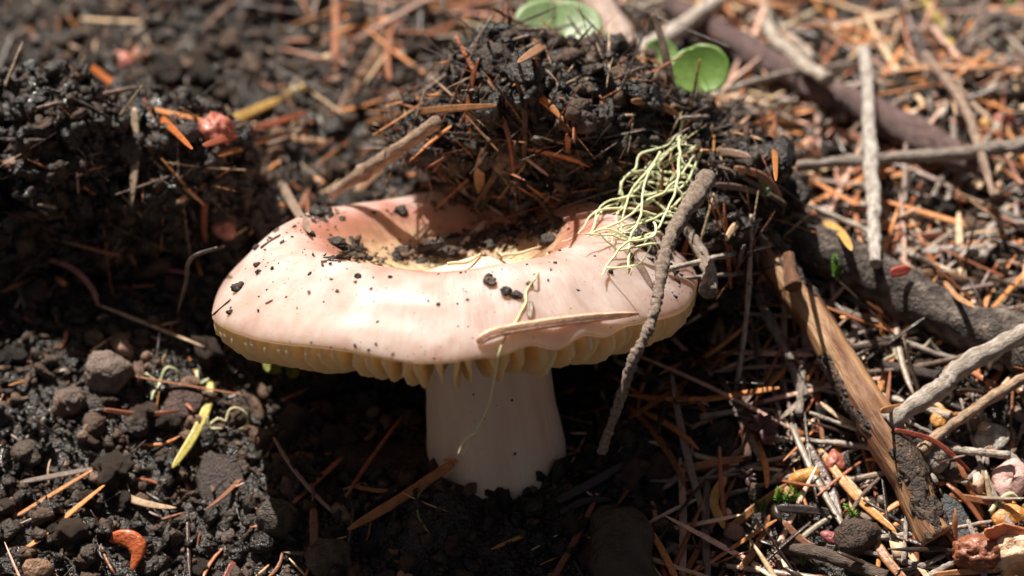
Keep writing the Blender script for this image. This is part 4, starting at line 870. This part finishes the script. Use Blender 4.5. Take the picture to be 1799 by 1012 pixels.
moss('tiny moss cushion growing on the rotten log stub', 1076, 966, 26, .1, (.22, .34, .05), 30, 3, .3)
moss('speck of moss near the lichen-crusted twig', 1410, 985, 20, 0, (.12, .25, .03), 24, 2, .3)

# ------------------------------------------------------------------ bud scales, buds, bark pieces
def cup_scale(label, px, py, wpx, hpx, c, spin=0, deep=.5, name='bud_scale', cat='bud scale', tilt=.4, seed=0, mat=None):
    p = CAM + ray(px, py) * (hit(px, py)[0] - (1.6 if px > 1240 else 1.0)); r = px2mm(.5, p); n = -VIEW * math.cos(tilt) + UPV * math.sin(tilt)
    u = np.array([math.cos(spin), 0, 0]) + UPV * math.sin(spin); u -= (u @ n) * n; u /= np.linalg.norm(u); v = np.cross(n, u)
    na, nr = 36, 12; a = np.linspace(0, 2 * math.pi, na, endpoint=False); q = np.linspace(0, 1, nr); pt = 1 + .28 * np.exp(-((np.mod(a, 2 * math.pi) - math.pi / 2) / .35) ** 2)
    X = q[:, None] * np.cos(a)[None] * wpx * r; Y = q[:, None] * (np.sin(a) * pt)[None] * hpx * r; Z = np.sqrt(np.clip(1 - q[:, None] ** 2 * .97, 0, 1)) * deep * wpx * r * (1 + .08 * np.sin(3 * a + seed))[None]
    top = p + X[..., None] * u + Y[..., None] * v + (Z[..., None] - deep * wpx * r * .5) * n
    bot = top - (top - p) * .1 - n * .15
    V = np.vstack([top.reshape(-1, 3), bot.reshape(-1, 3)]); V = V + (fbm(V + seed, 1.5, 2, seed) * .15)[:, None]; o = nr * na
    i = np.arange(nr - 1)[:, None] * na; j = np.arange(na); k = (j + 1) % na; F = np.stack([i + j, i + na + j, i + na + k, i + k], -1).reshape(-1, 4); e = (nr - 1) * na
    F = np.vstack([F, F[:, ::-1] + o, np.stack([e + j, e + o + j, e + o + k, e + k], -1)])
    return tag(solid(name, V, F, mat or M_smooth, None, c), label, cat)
cup_scale('pink bud scale lying on crumbly soil behind the big clod', 212, 108, 44, 40, (.55, .2, .15), .5, .6, seed=1)
cup_scale('brownish pink bud scale next to the pink bud scale', 252, 95, 46, 42, (.4, .18, .11), -.4, .6, seed=2)
cup_scale('pink bud scale half hidden behind the cap rim', 392, 402, 50, 36, (.4, .15, .11), -.6, .6, seed=3)
cup_scale('pink-red round bud scale beside the wide dark needle', 1468, 814, 40, 46, (.42, .13, .09), .1, .8, seed=4)
cup_scale('large pale pink shell-like scale at the edge of the litter', 1778, 842, 86, 60, (.68, .42, .38), 1.2, .5, seed=5)
cup_scale('red pointed bud scale over the brown soil pellet', 1462, 945, 46, 22, (.36, .1, .1), -.5, .4, seed=6)
cup_scale('brown papery bud scale under the yellow crescent needle', 1290, 935, 40, 34, (.3, .16, .1), .3, .4, seed=7)
cup_scale('orange papery scale behind the tan twig', 1655, 735, 46, 34, (.58, .26, .06), .4, .3, seed=8)
cup_scale('orange papery scale beside the shell-like scale', 1775, 905, 70, 34, (.6, .27, .07), .3, .25, seed=9)
cup_scale('red bud scale behind the long tan needle of the litter', 1765, 208, 40, 30, (.4, .1, .07), .2, .5, seed=10)
cup_scale('red scale standing in the litter behind the needles', 497, 12, 18, 36, (.45, .08, .07), -.3, .5, seed=11)
cup_scale('orange round scale beside the red bud scale of the far litter', 1733, 218, 28, 26, (.55, .26, .05), .2, .5, seed=12)
cup_scale('white lichen flake with ragged edge near the pale grey stone', 1742, 770, 70, 50, (.5, .46, .4), .5, .15, 'lichen_flake', 'lichen', seed=13, mat=M_flake)
cup_scale('white lichen crust on the half buried brown twig', 1475, 985, 40, 16, (.62, .63, .66), -.3, .2, 'lichen_flake', 'lichen', seed=14, mat=M_flake)
cup_scale('white lichen crust lower on the half buried brown twig', 1500, 997, 24, 14, (.62, .63, .66), -.3, .2, 'lichen_flake', 'lichen', seed=24, mat=M_flake)
cup_scale('slate-grey chip leaning on the broken branch end', 1678, 915, 52, 84, (.075, .08, .085), .3, .12, 'bark_chip', 'chip', seed=15, mat=M_flake)
cup_scale('dark reddish dead leaf lying under the yellow-green needle', 322, 705, 76, 60, (.1, .055, .045), .6, .2, 'dead_leaf', 'leaf', seed=16, mat=M_flake)
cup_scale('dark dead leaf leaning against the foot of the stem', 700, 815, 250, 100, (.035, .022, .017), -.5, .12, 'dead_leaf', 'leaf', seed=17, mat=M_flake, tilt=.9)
cup_scale('curled piece of dead bark on the bare soil slope', 390, 850, 90, 110, (.06, .042, .036), .5, .25, 'bark_chip', 'bark', seed=18, mat=M_flake)
cup_scale('small square bark chip beside the curled dead bark', 395, 938, 34, 26, (.16, .12, .1), .4, .15, 'bark_chip', 'bark', seed=19, mat=M_flake)
cup_scale('dark oval bark chip on top of the cap clod', 780, 110, 60, 36, (.06, .055, .055), .3, .2, 'bark_chip', 'bark', seed=20, mat=M_flake)
cup_scale('glossy dark leaf scrap in the shaded clod face', 745, 265, 70, 34, (.05, .04, .035), -.2, .2, 'dead_leaf', 'leaf', seed=21, mat=M_flake)
cup_scale('dark red-brown crumpled leaf near the end of the hanging twig', 1165, 825, 80, 60, (.07, .028, .024), .2, .3, 'dead_leaf', 'leaf', seed=22, mat=M_flake)
# curled orange scale
P = lay([(192, 945), (222, 946), (242, 965), (232, 1003)], 24, 1.2, 80); rr = np.interp(np.linspace(0, 1, 24), [0, .3, .6, 1], [.8, 1.7, 1.9, .3])
V, F = tube_geo(P, rr, 14, -VIEW, .45, .1, 2, 1, groove=.3); tag(solid('curled_scale', V, F, M_smooth, None, (.5, .11, .03)), 'curled orange-red bud scale lying on the bare soil', 'bud scale')
# amber bud
e = empty('amber_bud', CAM + ray(1420, 842) * hit(1420, 842)[0]); tag(e, 'amber papery bud lying across the orange needles', 'bud')
P = lay([(1385, 855), (1405, 842), (1440, 832)], 16, 1.2, 80); V, F = tube_geo(P, np.interp(np.linspace(0, 1, 16), [0, .5, .9, 1], [.9, 1.6, 1.5, .8]), 14, -VIEW, .8, .15, 1.5, 2); solid('bud_body', V, F, M_smooth, e, (.55, .25, .05))
P = lay([(1388, 850), (1386, 865), (1390, 880)], 10, 1, 80); V, F = tube_geo(P, np.interp(np.linspace(0, 1, 10), [0, .5, 1], [.6, 1.0, .2]), 10, -VIEW, .35); solid('bud_tail', V, F, M_smooth, e, (.4, .2, .1))
# dark bud on the reddish stem, purple bud cluster
def bud(label, px, py, wpx, n, c, name='plant_bud'):
    p = CAM + ray(px, py) * (hit(px, py)[0] - 2.0); r = px2mm(.5, p) * wpx; e = empty(name, p - np.array([0, 0, r])); tag(e, label, 'bud'); V0, F0 = ICO[3]
    for k in range(n):
        a = k * 2.4; t = np.array([math.cos(a) * .55, -.3 + .2 * math.sin(a), .35 + .5 * math.sin(a)]); V = V0 * np.array([.34, .34, .7]); V[:, :2] *= (1 - .55 * np.clip(V[:, 2:3], 0, 1)); 
        z = Vector(t).normalized(); Q = np.array(z.to_track_quat('Z', 'Y').to_matrix()); V = (V @ Q.T + np.array(z) * .45) * r; solid('bud_scale', V + p, F0, M_smooth, e, np.array(c) * random.uniform(.8, 1.3))
bud('dark purple bud cluster beside the thin reddish stem', 1338, 752, 62, 7, (.075, .025, .03))
bud('dark bud closing the end of the thin reddish stem', 1312, 838, 38, 6, (.06, .025, .024))
# red bumpy berry-like bud
def bumpy(px, py, wpx, c, name, parent, ar=(1, 1, 1), sc=.36, p=None, irr=.16):
    p = CAM + ray(px, py) * (hit(px, py)[0] - 1.5) if p is None else p; r = px2mm(wpx / 2, p); V, F = ICO[4]; b = billow(V * 1.0, sc, 1, 3) + irr / .2 * fbm(V * 1.0 + px, .9, 3, 5); return solid(name, V * (1 + .2 * b)[:, None] * np.array(ar) * r + p, F, M_smooth, parent, c)
tag(bumpy(380, 230, 58, (.42, .13, .09), 'red_bud', None), 'red bumpy berry-like bud among the needles by the big clod', 'bud')
e = empty('conifer_bud', CAM + ray(1745, 975) * hit(1745, 975)[0]); tag(e, 'broken orange conifer bud with cream core and bumpy red end', 'bud')
hb = hit(1745, 975)[0] - 3
bumpy(0, 0, 84, (.26, .085, .04), 'bumpy_end', e, (1.2, .8, .62), .2, CAM + ray(1722, 972) * hb)
bumpy(0, 0, 96, (.72, .5, .32), 'core', e, (1.0, .8, .7), .5, CAM + ray(1778, 968) * (hb + .6))
V0, F0 = ICO[3]
for k, (x, y, c, ang) in enumerate([(1775, 940, (.62, .22, .1), .3), (1800, 965, (.6, .2, .12), -.2), (1795, 1000, (.6, .34, .16), -.6)]):
    p = CAM + ray(x, y) * (hb - 1.2); Q = np.array(Matrix.Rotation(ang, 3, 'Y')); W = V0 * np.array([4.8, .5, 2.4]); W[:, 1] -= .06 * W[:, 0] ** 2; W *= (1 + .22 * fbm(V0 + k, .6, 3, k))[:, None]; solid('bud_scale', W @ Q.T + p, F0, M_smooth, e, c)
# bark roll
twig('log_stub', 'dark rotten log stub with a moss cushion in the shade', [(1068, 890), (1086, 950), (1112, 1050)], [40, 92, 104, 110, 112], None, surf_mat('rotten_bark', [(.3, (.02, .014, .009)), (.55, (.065, .05, .032)), (.75, (.11, .085, .055))], 200, (.4, .7), .8, .0008), 'log', .3, 3.5, 70, 28)
# crumbs cluster at the left rim of the cap
for k, (x, y, wd) in enumerate([(400, 425, 40), (385, 445, 36), (415, 440, 34), (372, 470, 26), (366, 495, 22), (405, 455, 30), (362, 512, 16)]):
    pebble('wet black soil crumb clinging to the cap rim by the pink scale', x, y, wd, (.03, .022, .018), M_crumbo, (1, 1, .9), k + 90, .2, .4, 'soil_crumb', 'soil crumb', CAPS if hit(x, y, CAPS) else None)['group'] = 'crumbs at the cap rim'
needle('bent dark grass stalk hanging off the cap rim', [(395, 432), (335, 455), (325, 500), (312, 550)], 7, (.07, .045, .03), P=[at_y(395, 432, 6), at_y(336, 454, 4), at_y(326, 500, 2), at_y(312, 552, 0)], squash=.9, name='grass_stalk', cat='stalk')
print('tris', sum(len(o.data.polygons) for o in scene.objects if o.type == 'MESH'), 'objects', len(scene.objects))
